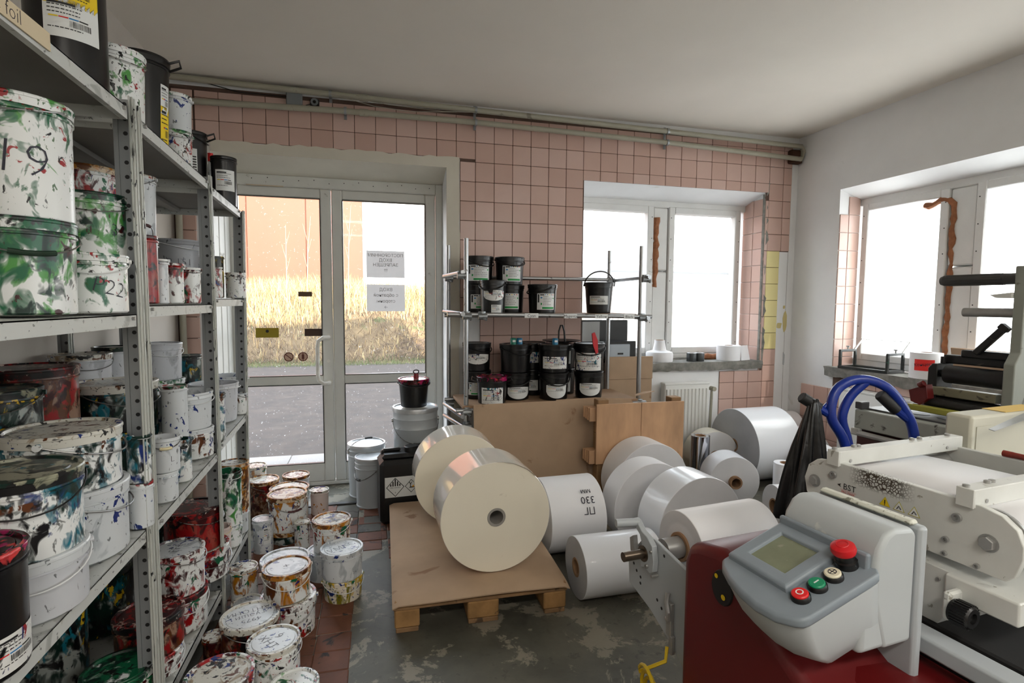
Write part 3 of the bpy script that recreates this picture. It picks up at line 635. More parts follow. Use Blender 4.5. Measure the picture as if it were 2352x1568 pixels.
def shelf(par, y0, y1, z0, z1, lip=.036, note=None):
    """pressed steel tray between two uprights; z0, z1 = height at the near and far end"""
    mb = MB(); t_ = .003; zf = lambda y: z0 + (z1 - z0) * (y - y0) / (y1 - y0)
    def slab(xa, xb, ya, yb, h, dz, mi=0):
        vs = [(x, y, zf(y) + dz + k) for x in (xa, xb) for y in (ya, yb) for k in (-h, 0)]
        mb.add(vs, [(0, 1, 3, 2), (4, 6, 7, 5), (0, 4, 5, 1), (2, 3, 7, 6), (0, 2, 6, 4), (1, 5, 7, 3)], mi)
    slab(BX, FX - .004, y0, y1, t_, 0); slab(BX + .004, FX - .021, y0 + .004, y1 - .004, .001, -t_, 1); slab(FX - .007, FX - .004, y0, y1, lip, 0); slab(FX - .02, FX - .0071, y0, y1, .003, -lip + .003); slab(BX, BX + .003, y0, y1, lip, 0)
    slab(BX, FX - .004, y0, y0 + .003, lip, 0); slab(BX, FX - .004, y1 - .003, y1, lip, 0)
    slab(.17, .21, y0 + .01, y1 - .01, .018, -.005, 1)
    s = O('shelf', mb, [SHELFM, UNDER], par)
    for y in (y0 + .03, y1 - .03): O('bolt', MB().cyl((FX - .005, y, zf(y) - .012), (FX + .004, y, zf(y) - .012), .006, 6), STEEL, s)
    return s
ra = T('metal_shelving', 'nearest grey metal shelving unit by the left wall, holding the largest stained buckets', 'shelving', group='steel shelving units')
rb = T('metal_shelving', 'grey metal shelving unit beside the door, two bays of stained buckets with perforated uprights', 'shelving', group='steel shelving units')
perf_post(ra, FX, -2.385, -2.345, 1, 0, 2.06); perf_post(ra, BX + .06, -2.385, -2.345, 1, 0, 2.06); perf_post(ra, FX, -3.30, -3.26, -1, 0, 2.06); perf_post(ra, BX + .06, -3.30, -3.26, -1, 0, 2.06)
perf_post(rb, FX, -2.342, -2.305, -1, 0, 2.05); perf_post(rb, BX + .06, -2.342, -2.305, -1, 0, 2.05)
perf_post(rb, FX, -1.60, -1.56, 1, 0, 2.01); perf_post(rb, BX + .06, -1.60, -1.56, 1, 0, 2.01); perf_post(rb, FX, -1.075, -1.035, 1, 0, 1.96, (0, .05)); perf_post(rb, BX + .06, -1.03, -.99, 1, 0, 1.96)
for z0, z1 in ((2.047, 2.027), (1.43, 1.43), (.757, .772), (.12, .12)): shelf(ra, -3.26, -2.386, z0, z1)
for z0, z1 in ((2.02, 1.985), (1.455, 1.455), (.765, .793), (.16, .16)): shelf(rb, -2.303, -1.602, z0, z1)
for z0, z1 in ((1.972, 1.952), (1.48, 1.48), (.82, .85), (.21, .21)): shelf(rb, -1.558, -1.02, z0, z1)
nt = MB(); text(nt, 'ce foil', lambda u, v: (FX + .0006, -2.93 + u, 2.03 + v), .042, 1, off=-.015)
nt.box((FX - .001, -2.90, 2.03), (.003, .24, .038), 0); O('masking_tape', nt, [mat('masking_tape', L(206, 190, 160), .8), PEN], ra)

# ------------------------------------------------------------------ buckets
def bprof(r, h, tap=.86, rim=True):
    rb_ = r * tap
    f = lambda z: rb_ + (r * .955 - rb_) * z / h
    return f
def cyl_fn(f, off, a0):
    return lambda u, v: ((f(v) + off) * math.cos(a0 + u / f(v)), (f(v) + off) * math.sin(a0 + u / f(v)), v)
def patch(mb, f, off, a0, u0, u1, z0, z1, mi=0, n=None):
    n = n or max(1, int(abs(u1 - u0) / .012)); g = cyl_fn(f, off, a0)
    vs = [g(u0 + (u1 - u0) * i / n, z) for i in range(n + 1) for z in (z0, z1)]
    mb.add(vs, [(2 * i, 2 * i + 2, 2 * i + 3, 2 * i + 1) for i in range(n)], mi)
LBL = [PAPERLBL, INK, GBAR, YBAR, CBAR, RBAR, PBAR, LPAINT]
def label_mesh(f, kind, a0, w, z0, z1, seed):
    """printed label wrapped round the bucket: sheet, barcode, lines of small print, colour bars"""
    mb = MB(); r = random.Random(seed); H = z1 - z0; base = 7 if kind in ('paint',) else 6 if kind == 'purple' else 3 if kind == 'yellow' else 0
    if kind == 'swoosh':
        n = 14; g = cyl_fn(f, .0012, a0); vs = []
        for i in range(n + 1):
            u = -w / 2 + w * i / n; s_ = max(0, 1 - (2 * i / n - 1) ** 2); vs += [g(u, z0 + H * .45 * (1 - s_ ** .6)), g(u, z1 - H * .08 * (1 - s_))]
        mb.add(vs, [(2 * i, 2 * i + 2, 2 * i + 3, 2 * i + 1) for i in range(n)], 0 if r.random() < .6 else 7)
        z0 = z0 + H * .35; H = z1 - z0
    else: patch(mb, f, .0012, a0, -w / 2, w / 2, z0, z1, base)
    P = lambda u0, u1, v0, v1, mi: patch(mb, f, .002, a0, -w / 2 + u0 * w, -w / 2 + u1 * w, z0 + v0 * H, z0 + v1 * H, mi)
    ink = 0 if base == 6 else 1
    if kind == 'green':
        P(.28, .95, .05, .17, 2); P(.04, .12, .45, .95, 1)
        for k, c in enumerate((4, 1, 3, 1, 5)): P(.42 + k * .11, .47 + k * .11, .9, .95, c)
        P(.16, .38, .88, .95, 1); P(.18, .28, .7, .78, 4); P(.2, .27, .3, .42, 2); P(.9, .96, .66, .74, 2)
    elif kind in ('plain', 'paint', 'swoosh', 'yellow'):
        P(.08, .55, .84, .9, ink)
        for k, c in enumerate((3, 5, 4, 1)): P(.1 + .17 * k, .26 + .17 * k, .5, .535, c)
        u = .45
        while u < .82: q = r.uniform(.004, .014); P(u, u + q, .3, .46, ink); u += q + r.uniform(.008, .016)
    elif kind == 'purple': P(.6, .9, .15, .5, 0); P(.66, .7, .2, .45, 6); P(.0, .12, .0, .3, 3)
    elif kind == 'haz':
        g = cyl_fn(f, .002, a0)
        for s_, mi in ((.42, 1), (.34, 0), (.07, 1)): mb.add([cyl_fn(f, .002 + .0006 * (mi == 0) + .001 * (s_ < .1), a0)(-.14 * w + q * s_ * w * .9, z0 + H * (.5 + e * s_)) for q, e in ((-1, 0), (0, -1), (1, 0), (0, 1))], [(0, 1, 2, 3)], mi)
        for k in range(9): P(.72, .95, .2 + k * .07, .235 + k * .07, 1)
    lines = 6 if kind == 'green' else 7
    for k in range(lines):
        v = .80 - k * (.095 if kind != 'green' else .1) ; u = .32 if kind == 'green' else .08
        if kind in ('purple', 'haz') or v < .2: continue
        e = r.uniform(.6, .93)
        while u < e:
            q = r.uniform(.02, .07)
            if not (kind != 'green' and .25 < v < .56): P(u, min(e, u + q), v, v + .025, ink)
            u += q + .018
    return mb
NB = [0]
def bucket(name, label, x, y, z, r, h, body='mx', lid='md', inner=None, bail=None, grip=None, lab=(), txt=None, ltxt=None, cat='bucket', group=None, skirt=.22, tap=.86, wire=None, tilt=(0, 0), n=36, clips=False):
    NB[0] += 1; fa = math.atan2(CAM[1] - y, CAM[0] - x)
    root = T(name, label, cat, (x, y, z + (.004 + .03 * r if z > .1 and x < .5 else .0015)), 0, group); root.rotation_euler = (tilt[0], tilt[1], 0)
    f = bprof(r, h, tap); sk = skirt * r; bm_ = MS[body]; lm = MS[lid] if lid else None
    top = h - (.004 if lid else 0); pr = [(0, 0), (f(0) - .004, 0), (f(0), .004)]
    zr = max(.02, h - sk - .012)
    if lid: pr += [(f(zr), zr), (f(zr) + .004, zr + .001), (f(zr) + .004, zr + .005), (f(zr + .006), zr + .006), (f(top) - .003, top - .004), (f(top) - .006, top - .004)]
    else:
        rl_ = r * .235
        pr += [(f(h - rl_), h - rl_), (f(h - rl_) + .005, h - rl_ + .002), (f(h) + .002, h - .012), (r * .985, h - .011), (r, h - .006), (r * .99, h), (f(h) - .004, h - .001), (f(h * .5) - .004, h * .5 if inner else .012), (0, h * .5 if inner else .012)]
    O('body', MB().lathe(pr, n), bm_, root)
    if lid:
        rr = r; lp = [(f(h - sk) + .001, h - sk), (rr * .985, h - sk), (rr * .992, h - sk * .35), (rr * 1.005, h - sk * .3), (rr * 1.005, h - .003), (rr * .985, h), (rr * .90, h), (rr * .875, h - .007), (rr * .80, h - .007), (rr * .78, h - .004), (0, h - .004)]
        cm_ = {'yd': 'md', 'rw': 'md', 'yb': 'md', 'yg': 'cl', 'bl': 'bc'}.get(lid, lid)
        if ltxt: cm_ = 'cl'
        lo = O('lid', MB().lathe(lp[:8], n).lathe(lp[7:], n, 1), [lm, MS[cm_]], root)
        if ltxt:
            s, sz, ro = ltxt[:3]; mb = MB(); ca, sa = math.cos(fa + PI / 2), math.sin(fa + PI / 2); ox, oy = (ltxt[3] if len(ltxt) > 3 else (0, 0))
            text(mb, s, lambda u, v: ((u + ox) * ca - (v + oy) * sa, (u + ox) * sa + (v + oy) * ca, h - .0034), sz * r, 0, 1, ro, -.02); O('lid_lettering', mb, PEN, lo)
    elif inner:
        O('contents', MB().lathe([(0, h * .62), (f(h * .62) - .006, h * .62)], n), MS[inner], root)
    if bail is not None:
        az, droop = bail; a = fa + az; R_ = r * 1.01; zp = h - sk * .75 if lid else h - r * .13
        pts = []
        for i in range(19):
            t_ = PI * i / 18; c_, s_ = math.cos(t_), math.sin(t_)
            out = R_ * 1.03 * s_; dn = 0
            p = Vector((R_ * c_ * math.cos(a + PI / 2) , R_ * c_ * math.sin(a + PI / 2), zp))
            hang = R_ * .98 * s_
            if droop > 0:   # hanging against the front of the bucket
                ox = math.sqrt(max(0, 1 - c_ * c_)) * R_ * 1.035; p += Vector((math.cos(a) * ox, math.sin(a) * ox, -hang * math.sin(droop) * .75))
            else:           # standing up over the lid
                p += Vector((math.cos(a) * hang * math.cos(-droop), math.sin(a) * hang * math.cos(-droop), hang * math.sin(-droop)))
            pts.append(p)
        wr = max(.0016, r * (.042 if wire is BW else .017)); wm = wire or WIRE
        hd = O('handle', MB().tube(pts, wr, 7), wm, root)
        for q in (pts[0], pts[-1]): d = Vector((q.x, q.y, 0)).normalized(); O('ear', MB().cyl(q - d * .012, q + d * .006, max(.006, r * .07), 10), bm_, root)
        if grip:
            g0, g1 = pts[7], pts[11]; O('grip', MB().tube([g0, pts[8], pts[9], pts[10], g1], wr * 3.2, 10), grip if not isinstance(grip, str) else MS[grip], hd)
    for k, lb in enumerate(lab):
        kind, az, w, v0, v1 = lb
        if body == 'bk' and cat == 'bucket' and name == 'ink_bucket': w *= 1.18
        O('label', label_mesh(f, kind, fa + az, w * r, v0 * h, v1 * h, NB[0] * 7 + k), LBL, root)
    if txt:
        s, az, v, sz, ro = txt; mb = MB(); g = cyl_fn(f, .0015, fa + az); text(mb, s, lambda u, w: g(u, v * h + w), sz * r, 0, 1, ro, -.026); O('lettering', mb, PEN, root)
    if clips:
        for q in (-1, 1):
            cb = MB()
            a = fa + q * 1.2; c_ = Vector((math.cos(a) * r, math.sin(a) * r, h - .01)); cb.tube([c_, c_ + Vector((math.cos(a) * .035, math.sin(a) * .035, .012)), c_ + Vector((math.cos(a) * .04, math.sin(a) * .04, -.012)), c_ + Vector((0, 0, -.03))], .005, 6)
            O('lid_clip', cb, BLKPL, root)
    return root
GD = mat('dark_green_grip', L(24, 48, 32), .4, var=.3, vs=30); GR = mat('dark_red_grip', L(70, 18, 22), .4, var=.3, vs=30); GW = mat('white_yellow_grip', L(226, 214, 170), .4, dirt=L(220, 150, 20), dthr=.55, ds=30); GB = mat('black_grip', L(20, 20, 20), .4); GY = mat('dirty_yellow_grip', L(190, 160, 60), .4)
WW = mat('white_plastic_bail', L(216, 218, 218), .4, var=.05); BW = mat('black_plastic_bail', L(18, 18, 18), .4)
PB = 'paint_bucket'; G1 = 'buckets on the top shelf'; G2 = 'buckets on the eye-level shelf'; G3 = 'buckets on the middle shelf'; G4 = 'buckets on the bottom shelf'; G5 = 'buckets on the floor'
BK = {'T1': (0.309,-2.292,2.018,0.102,0.405), 'T2': (0.345,-2.091,2.009,0.094,0.27), 'T3': (0.36,-1.898,1.999,0.092,0.347), 'T5': (0.33,-1.445,1.967,0.064,0.246), 'T4': (0.33,-1.444,2.212,0.066,0.159), 'T6': (0.285,-1.076,1.953,0.074,0.362), 'T7': (0.43,-1.068,1.953,0.063,0.25), 'M2': (0.366,-2.703,1.43,0.119,0.215), 'M1': (0.371,-2.691,1.645,0.113,0.269), 'M5': (0.413,-2.48,1.43,0.094,0.159), 'M4': (0.365,-2.342,1.589,0.101,0.181), 'M3': (0.2,-1.971,1.689,0.099,0.234), 'N1': (0.3,-1.821,1.696,0.067,0.241), 'N2': (0.437,-2.179,1.455,0.047,0.222), 'N3': (0.212,-1.124,1.48,0.117,0.284), 'N4': (0.463,-2.103,1.455,0.025,0.152), 'N5': (0.446,-1.937,1.455,0.039,0.148), 'N6': (0.444,-1.726,1.455,0.041,0.144), 'O1': (0.373,-1.063,1.48,0.044,0.216), 'O2': (0.452,-1.388,1.48,0.033,0.143), 'O3': (0.456,-1.002,1.48,0.051,0.135), 'P1': (0.044,-2.064,1.007,0.14,0.233), 'P2': (0.1,-2.33,0.985,0.11,0.22), 'P3': (0.009,-1.64,1.017,0.105,0.227), 'P4': (0.055,-1.443,1.043,0.089,0.215), 'P5': (0.196,-1.815,0.966,0.143,0.182), 'P7': (0.357,-2.514,0.767,0.138,0.195), 'P6': (0.352,-2.519,0.962,0.134,0.158), 'P9': (0.393,-2.78,0.759,0.118,0.14), 'P8': (0.388,-2.785,0.899,0.122,0.185), 'P10': (0.413,-3.009,0.752,0.1,0.243), 'Q2': (0.137,-1.192,0.841,0.111,0.232), 'Q1': (0.137,-1.196,1.073,0.106,0.18), 'Q3': (0.23,-1.04,0.85,0.057,0.329), 'Q4': (0.395,-1.804,0.784,0.048,0.343), 'Q6': (0.403,-1.637,0.791,0.087,0.126), 'Q5': (0.381,-1.644,0.917,0.111,0.157), 'Q8': (0.456,-2.133,0.772,0.047,0.102), 'Q7': (0.462,-2.13,0.874,0.05,0.121), 'Q9': (0.454,-1.942,0.779,0.038,0.162), 'Q11': (0.471,-2.361,0.771,0.035,0.14), 'Q10': (0.471,-2.36,0.911,0.033,0.148), 'R1': (0.371,-1.156,0.843,0.118,0.198), 'R2': (0.376,-0.907,0.857,0.106,0.19), 'R3': (0.47,-1.498,0.824,0.035,0.22), 'R4': (0.466,-1.026,0.85,0.035,0.115), 'S1': (0.385,-2.106,0.23,0.11,0.13), 'S2': (0.382,-2.337,0.16,0.103,0.15), 'S3': (0.17,-1.214,0.21,0.08,0.08), 'S5': (0.384,-1.548,0.21,0.131,0.14), 'S4': (0.371,-1.552,0.35,0.119,0.185), 'S6': (0.4,-1.86,0.31,0.1,0.17), 'V4': (0.443,-1.242,0.21,0.062,0.11), 'V3': (0.443,-1.242,0.32,0.066,0.279), 'V5': (0.432,-1.365,0.21,0.05,0.15), 'F1': (0.345,-0.107,0.0,0.079,0.3), 'F2': (0.43,-0.276,0.0,0.103,0.248), 'F3': (0.63,-0.195,0.0,0.092,0.24), 'F4': (0.617,-0.423,0.0,0.127,0.226), 'F5': (0.801,-0.352,0.0,0.063,0.171), 'F7': (0.643,-0.731,0.0,0.108,0.074), 'F6': (0.648,-0.73,0.074,0.116,0.218), 'F9': (0.908,-1.261,0.0,0.092,0.15), 'F8': (0.945,-1.258,0.15,0.101,0.163), 'F10': (0.747,-0.868,0.0,0.047,0.158), 'F12': (1.011,-1.489,0.0,0.098,0.111), 'F11': (1.008,-1.489,0.111,0.103,0.142), 'F13': (0.732,-1.404,0.0,0.118,0.19), 'F15': (0.79,-1.724,0.0,0.119,0.163), 'F14': (0.786,-1.725,0.163,0.103,0.137), 'F16': (0.557,-1.473,0.0,0.062,0.2), 'F17': (0.6,-1.62,0.0,0.068,0.1), 'F18': (0.681,-1.952,0.0,0.11,0.22), 'F19': (0.799,-2.141,0.0,0.094,0.22), 'F20': (0.655,-2.294,0.0,0.108,0.22), 'F21': (0.89,-2.307,0.0,0.083,0.15), 'F22': (0.532,-1.891,0.0,0.043,0.12), 'F23': (0.533,-0.875,0.0,0.058,0.2), 'S7': (0.4,-1.86,0.16,0.105,0.15), 'S9': (0.385,-2.116,0.13,0.105,0.1), 'V2': (0.433,-1.08,0.21,0.07,0.13), 'V1': (0.433,-1.08,0.34,0.078,0.257), 'P1u': (0.044,-2.064,0.775,0.136,0.233), 'P2u': (0.1,-2.33,0.765,0.107,0.22), 'P3u': (0.009,-1.64,0.791,0.102,0.227), 'P4u': (0.055,-1.443,0.828,0.086,0.215), 'P5u': (0.196,-1.815,0.784,0.139,0.182), 'M3u': (0.2,-1.971,1.455,0.096,0.234), 'N1u': (0.3,-1.821,1.455,0.065,0.241)}
def B(i, label, body='mx', lid='md', **k):
    x, y, z, r, h = BK[i]
    g = {'T': G1, 'M': G2, 'N': G2, 'O': G2, 'P': G3, 'Q': G3, 'R': G3, 'S': G4, 'V': G4, 'F': G5}[i[0]]
    return bucket(k.pop('name', PB), label, x, y, z, r, h, body, lid, group=k.pop('group', g), **k)
# top shelf
B('T1', 'black bucket with white and yellow product label cut by the top edge', 'bk', 'bk', lab=[('yellow', .15, 1.3, .66, .9), ('plain', .15, 1.3, .44, .70)], txt=('FLEXO YELLOW', .15, .67, .15, 0), tap=.95)
B('T2', 'white bucket with green paint runs just behind the yellow-labelled black bucket', 'gl', 'gl', bail=(.5, .5))
B('T3', 'tall black bucket with clipped lid and narrow yellow label above the paired uprights', 'bk', 'bk', lab=[('yellow', 1.0, .5, .05, .5), ('plain', 1.0, .5, .42, .72)], clips=True, tap=.82, skirt=.3)
B('T5', 'lower bucket of the top-shelf pair, lid crusted green and yellow', 'mx', 'gw', bail=(.2, .5), tap=.9)
B('T4', 'white bucket with green lid smears stacked on a crusted bucket', 'cl', 'gl', bail=(.2, .35), wire=WW, tap=.9)
B('T6', 'black bucket with white hazard diamond label on the top shelf', 'bk', 'bk', lab=[('haz', -.25, 1.1, .25, .75)], clips=True, bail=(1.2, .8), wire=BW, tap=.9)
B('T7', 'black bucket with white label at the far end of the top shelf', 'bk', 'bk', lab=[('plain', .1, 1.5, .3, .72)], tap=.9)
# eye-level shelf
B('M2', 'large green stained bucket under the one marked 19, its dark grip hanging in front', 'gw', 'gd', bail=(.25, .75), grip=GD, tap=.93)
B('M1', 'largest white bucket, marked 19, standing on a green lidded bucket', 'gl', 'gl', bail=(-.6, .35), txt=('19', .1, .46, .95, -.1), tap=.93)
B('M5', 'white bucket marked P22 with blue smear, under the green lidded one', 'gl', 'gl', bail=(.15, .6), wire=WW, txt=('P22', .55, .42, .62, -.25), tap=.95)
B('M4', 'green lidded bucket marked 33 on top of the bucket marked P22', 'gw', 'gd', bail=(.1, .55), txt=('33', .75, .42, .5, 0), tap=.95)
B('M3u', 'hidden stained bucket carrying the brown spattered one behind the green stack', 'mx', 'md')
B('M3', 'brown and yellow spattered bucket behind the green lidded one', 'rw', 'yd', tap=.95)
B('N1u', 'pale bucket under the orange spattered lid just right of the paired uprights', 'cl', 'md')
B('N1', 'orange spattered lid bucket with hanging dirty yellow grip', 'cl', 'yb', bail=(-.4, .8), grip=GY)
B('N2', 'narrow red stained bucket with a dark red grip raised over it', 'rd', 'rl', bail=(.9, -1.1), grip=GR, tap=.95)
B('N3', 'wide plain grey bucket marked P 151 behind the small red stained ones', 'gh', None, bail=(.8, .4), wire=WW, txt=('P 151', .12, .60, .42, 0), tap=.92)
B('N4', 'smallest white bucket with white bail beside the dark red grip', 'cl', 'rw', bail=(.4, .8), wire=WW, tap=.95)
B('N5', 'small red spattered bucket left of the one labelled PT79', 'rw', 'rw', bail=(.3, .6), tap=.96)
B('N6', 'small red stained bucket with red stripe, labelled PT79', 'rw', 'rw', bail=(.4, .5), txt=('PT79', .55, .42, .5, 1.0), tap=.96)
B('O1', 'olive black pail at the back of the far eye-level bay', 'kg', None, inner='kg', bail=(.8, .2))
B('O2', 'half hidden red smeared small bucket behind the far upright', 'rw', 'rw', tap=.96)
B('O3', 'small red rimmed bucket at the far end of the eye-level shelf', 'mx', 'rw', tap=.96)
# middle shelf
B('P1u', 'dark bucket beneath the wide maroon lidded one', 'bd', 'rl'); B('P1', 'wide maroon lidded bucket at the back of the nearest middle shelf', 'rk', 'rl', tap=.95)
B('P2u', 'shaded bucket beneath the dark teal one at the back', 'bd', 'bl'); B('P2', 'dark teal stained bucket in the shade at the very left', 'bd', 'bl', bail=(-.3, .6), tap=.95)
B('P3u', 'bucket under the grey lidded one against the left wall', 'mx', 'md'); B('P3', 'grey lidded bucket with green run against the left wall', 'gy', 'md', bail=(.3, .6), tap=.95)
B('P4u', 'bucket under the black lidded one by the left wall', 'gy', 'gy'); B('P4', 'black lidded bucket topmost at the back of the middle shelf', 'gy', 'bl', tap=.95)
B('P5u', 'lower dark bucket behind the white blue-spattered one', 'bd', 'bd'); B('P5', 'dark green smeared bucket behind the nearest paired uprights', 'bd', 'md', bail=(.6, .6), tap=.95)
B('P7', 'wide white bucket under the blue-spattered one, wire loop at its side', 'cl', 'cl', bail=(1.3, .5), tap=.95)
B('P6', 'wide white lidded bucket with blue and rusty spatters', 'bt', 'md', bail=(1.2, .5), tap=.95)
B('P9', 'wide grey-white bucket with teal painted rim at the shelf edge', 'gy', 'cl', bail=(.1, .55), wire=WW, tap=.95)
B('P8', 'wide bucket with black and teal lid on the teal rimmed bucket', 'bt', 'bl', bail=(.1, .7), wire=GB, tap=.95)
B('P10', 'black bucket with magenta smeared lid and splashed label, nearest to the viewer', 'bk', 'km', lab=[('paint', .75, 1.5, .05, .35)], tap=.92)
B('Q2', 'green and black stained bucket under the grey purple-spotted one', 'gw', 'gl', tap=.95)
B('Q1', 'grey bucket with a purple blot and white bail, topmost at the back', 'gy', 'gy', bail=(.5, .6), wire=WW, tap=.92)
B('Q3', 'narrow black lidded bucket with dark green smears by the pink tiles', 'bd', 'bl', tap=.92)
B('Q4', 'tall narrow bucket just right of the paired uprights', 'cl', 'rw', tap=.95)
B('Q6', 'white bucket with printed lines, under the large open one', 'mx', 'cl', lab=[('plain', -.15, .8, .2, .55)], tap=.95)
B('Q5', 'large open empty white bucket with slanting bail on the middle shelf', 'cl', None, bail=(.6, .35), wire=WW, tap=.9)
B('Q8', 'small clean white bucket below the open red-rimmed one', 'cl', 'cl', tap=.95)
B('Q7', 'small open white bucket with red rim blots and yellow grip', 'cl', None, inner='gy', bail=(.1, .8), grip=GW, txt=('L', .5, .4, .6, 0), tap=.92)
B('Q9', 'small blue and yellow smeared bucket with hanging black grip', 'bt', None, inner='bl', bail=(.2, .9), grip=GB, tap=.95)
B('Q11', 'slim white bucket with brown rim under the teal tinted one', 'cl', 'rw', tap=.95)
B('Q10', 'slim teal tinted bucket close behind the paired uprights', 'bt', None, inner='gy', bail=(.9, .3), tap=.95)
B('R1', 'open white bucket half hidden behind the second upright', 'gy', None, bail=(1.2, .1), wire=WW)
B('R2', 'white bucket with purple label at the far end of the middle shelf', 'cl', None, lab=[('purple', .35, .75, .38, .74)], bail=(1.3, .1), wire=WW)
B('R3', 'slim white bucket with blue flecks beside the second upright', 'bt', None, inner='yg', bail=(.9, .7), wire=BW, tap=.96)
B('R4', 'small bucket with a dark ring handle behind the slim flecked one', 'mx', 'cl', bail=(1.0, .7), wire=BW)
# bottom shelf
B('S9', 'white bucket with red rim under the brown lidded one, lowest at the near upright', 'rw', 'rw', bail=(.4, .5), wire=WW, tap=.95)
B('S1', 'wide brown lidded bucket with orange red rim behind the near uprights', 'rk', 'rl', tap=.95)
B('S2', 'dark green rimmed bucket at the bottom left corner', 'gw', 'gd', tap=.95)
B('S3', 'dark brown lidded bucket deep in the bottom shelf', 'rk', 'rl')
B('S5', 'white red-rimmed bucket under the deep red one', 'rw', 'rw', bail=(.9, .6), tap=.95)
B('S4', 'deep red soaked bucket with glossy dark lid', 'rd', 'rl', bail=(1.0, .5), tap=.95)
B('S7', 'white bucket with maroon rim under the one with a taped red lid', 'rw', 'rl', bail=(.5, .7), wire=WW, tap=.95)
B('S6', 'white red-flecked bucket whose lid carries red tape', 'rw', 'rw', bail=(1.0, .4), ltxt=('FF4', .5, 1.2), tap=.95)
B('V2', 'white bucket with ochre rim under the brown crusted one, last on the bottom shelf', 'cl', 'yb', tap=.92)
B('V1', 'brown crusted bucket topmost at the far end of the bottom shelf', 'yd', 'yd', tap=.92)
B('V4', 'green stained bucket beneath the open grey one of the bottom shelf', 'gw', 'mx', tap=.92)
B('V3', 'open grey bucket on a green stained one, far bottom bay', 'gw', None, inner='gh', bail=(.6, .5), wire=WW, tap=.92)
B('V5', 'small pinkish bucket with yellow bail on the bottom shelf', 'pk', None, inner='md', bail=(.5, .6), wire=GW, tap=.92)
for k, (x, y, r_, h_) in enumerate(((.10, -2.62, .13, .30), (.08, -2.12, .12, .27), (.10, -1.80, .12, .25), (.30, -2.72, .12, .22), (.07, -1.32, .12, .2), (.26, -1.25, .10, .2))):  # dark buckets added to fill the shaded gaps and hide the pale wall
    bucket(PB, ('added dark filler bucket deep in the nearest bottom shelf', 'added dark filler bucket at the back behind the brown lidded one', 'added dark filler bucket behind the red taped lid', 'added dark filler bucket at the near end of the bottom shelf', 'added dark filler bucket at the back of the far bottom bay', 'added dark filler bucket behind the deep red one')[k], x, y, .13 if k in (0, 3) else .215 if k > 3 else .165, r_, h_, 'bd', 'bl', group=G4, tap=.95)
# floor
B('F1', 'spattered lid bucket farthest back against the left door leaf', 'yb', 'md'); B('F2', 'brown soaked bucket near the door, second from the shelving', 'rk', 'yd', bail=(.6, .6))
B('F3', 'bucket covered by torn brown paper before the door', 'gy', 'yd'); B('F4', 'ochre rimmed bucket with dripping side before the left door leaf', 'yb', 'yd', bail=(.8, .6), tap=.9)
B('F5', 'narrow spotted bucket right of the ochre dripping one', 'pk', 'md', tap=.9)
B('F7', 'dark stained bucket beneath the rusty rimmed one', 'bd', 'yd', bail=(.3, .8), tap=.95); B('F6', 'rusty rimmed bucket with hanging brown grip, stacked on a dark one', 'yb', 'yd', bail=(.35, .85), grip=GR, tap=.92)
B('F9', 'clean white bucket beneath the maroon and olive rimmed one', 'cl', 'cl', tap=.95); B('F8', 'maroon and olive rimmed bucket on a clean white one', 'yb', 'yd', bail=(-.1, .5), wire=WW, tap=.92)
B('F10', 'small brown lidded bucket squeezed behind the maroon rimmed stack', 'yb', 'md', tap=.92)
B('F12', 'low olive yellow smeared bucket, lowest of the rightmost pair', 'yg', 'yg', bail=(.2, .5), wire=WW, tap=.9)
B('F11', 'clean white bucket marked УМКС, on the olive yellow smeared one', 'cl', 'cl', ltxt=('УМКС', .5, .55), tap=.92)
B('F13', 'broad white lidded bucket marked 7 behind the ochre rimmed pair', 'gy', 'cl', txt=('7', -.45, .45, .55, 0), tap=.85)
B('F15', 'large white bucket with red brown rim and rusty grip, in front on the tiles', 'mx', 'rw', bail=(-.05, .8), grip='yd', tap=.93)
B('F14', 'ochre rimmed bucket with one long drip on the large white one', 'yb', 'yd', bail=(.15, .7), wire=WW, ltxt=('+', .6, .2), tap=.92)
B('F16', 'dark rimmed bucket beside the far bottom shelf upright', 'yb', 'md', tap=.95); B('F17', 'low bucket marked 807 at the foot of the second upright', 'mx', 'md', ltxt=('807', .5, 1.2), tap=.95)
B('F18', 'maroon sided bucket with lid written 4975', 'rk', 'md', ltxt=('4975\nгуаши\nПАНТОНИХ', .34, PI + .1), bail=(.5, .5), tap=.95)
B('F19', 'bucket with lid written 9 HT in front of the one written 4975', 'mx', 'md', ltxt=('9 \nXНТ', .5, -1.1), bail=(.8, .4), wire=WW, tap=.95)
B('F20', 'bucket with maroon spattered beige lid at the bottom edge', 'rw', 'rw', tap=.95); B('F21', 'bucket with green rimmed lid, nearest on the floor tiles', 'mx', 'gl', tap=.95)
B('F22', 'small maroon edged bucket tucked under the bottom shelf edge', 'rk', 'md', tap=.95)
B('F23', 'white bucket with paper label behind the last upright', 'cl', 'cl', lab=[('plain', .4, .7, .3, .8)], tap=.92)
rs = T('spray_bottle', 'white bottle with red cap between the two far black buckets of the top shelf', 'bottle', (.33, -.915, 1.951))
O('body', MB().lathe([(0, 0), (.024, 0), (.025, .22), (.012, .26), (.012, .275), (0, .275)], 20), MS['cl'], rs); O('cap', MB().lathe([(.014, .27), (.014, .315), (0, .315)], 14), RBAR, rs)
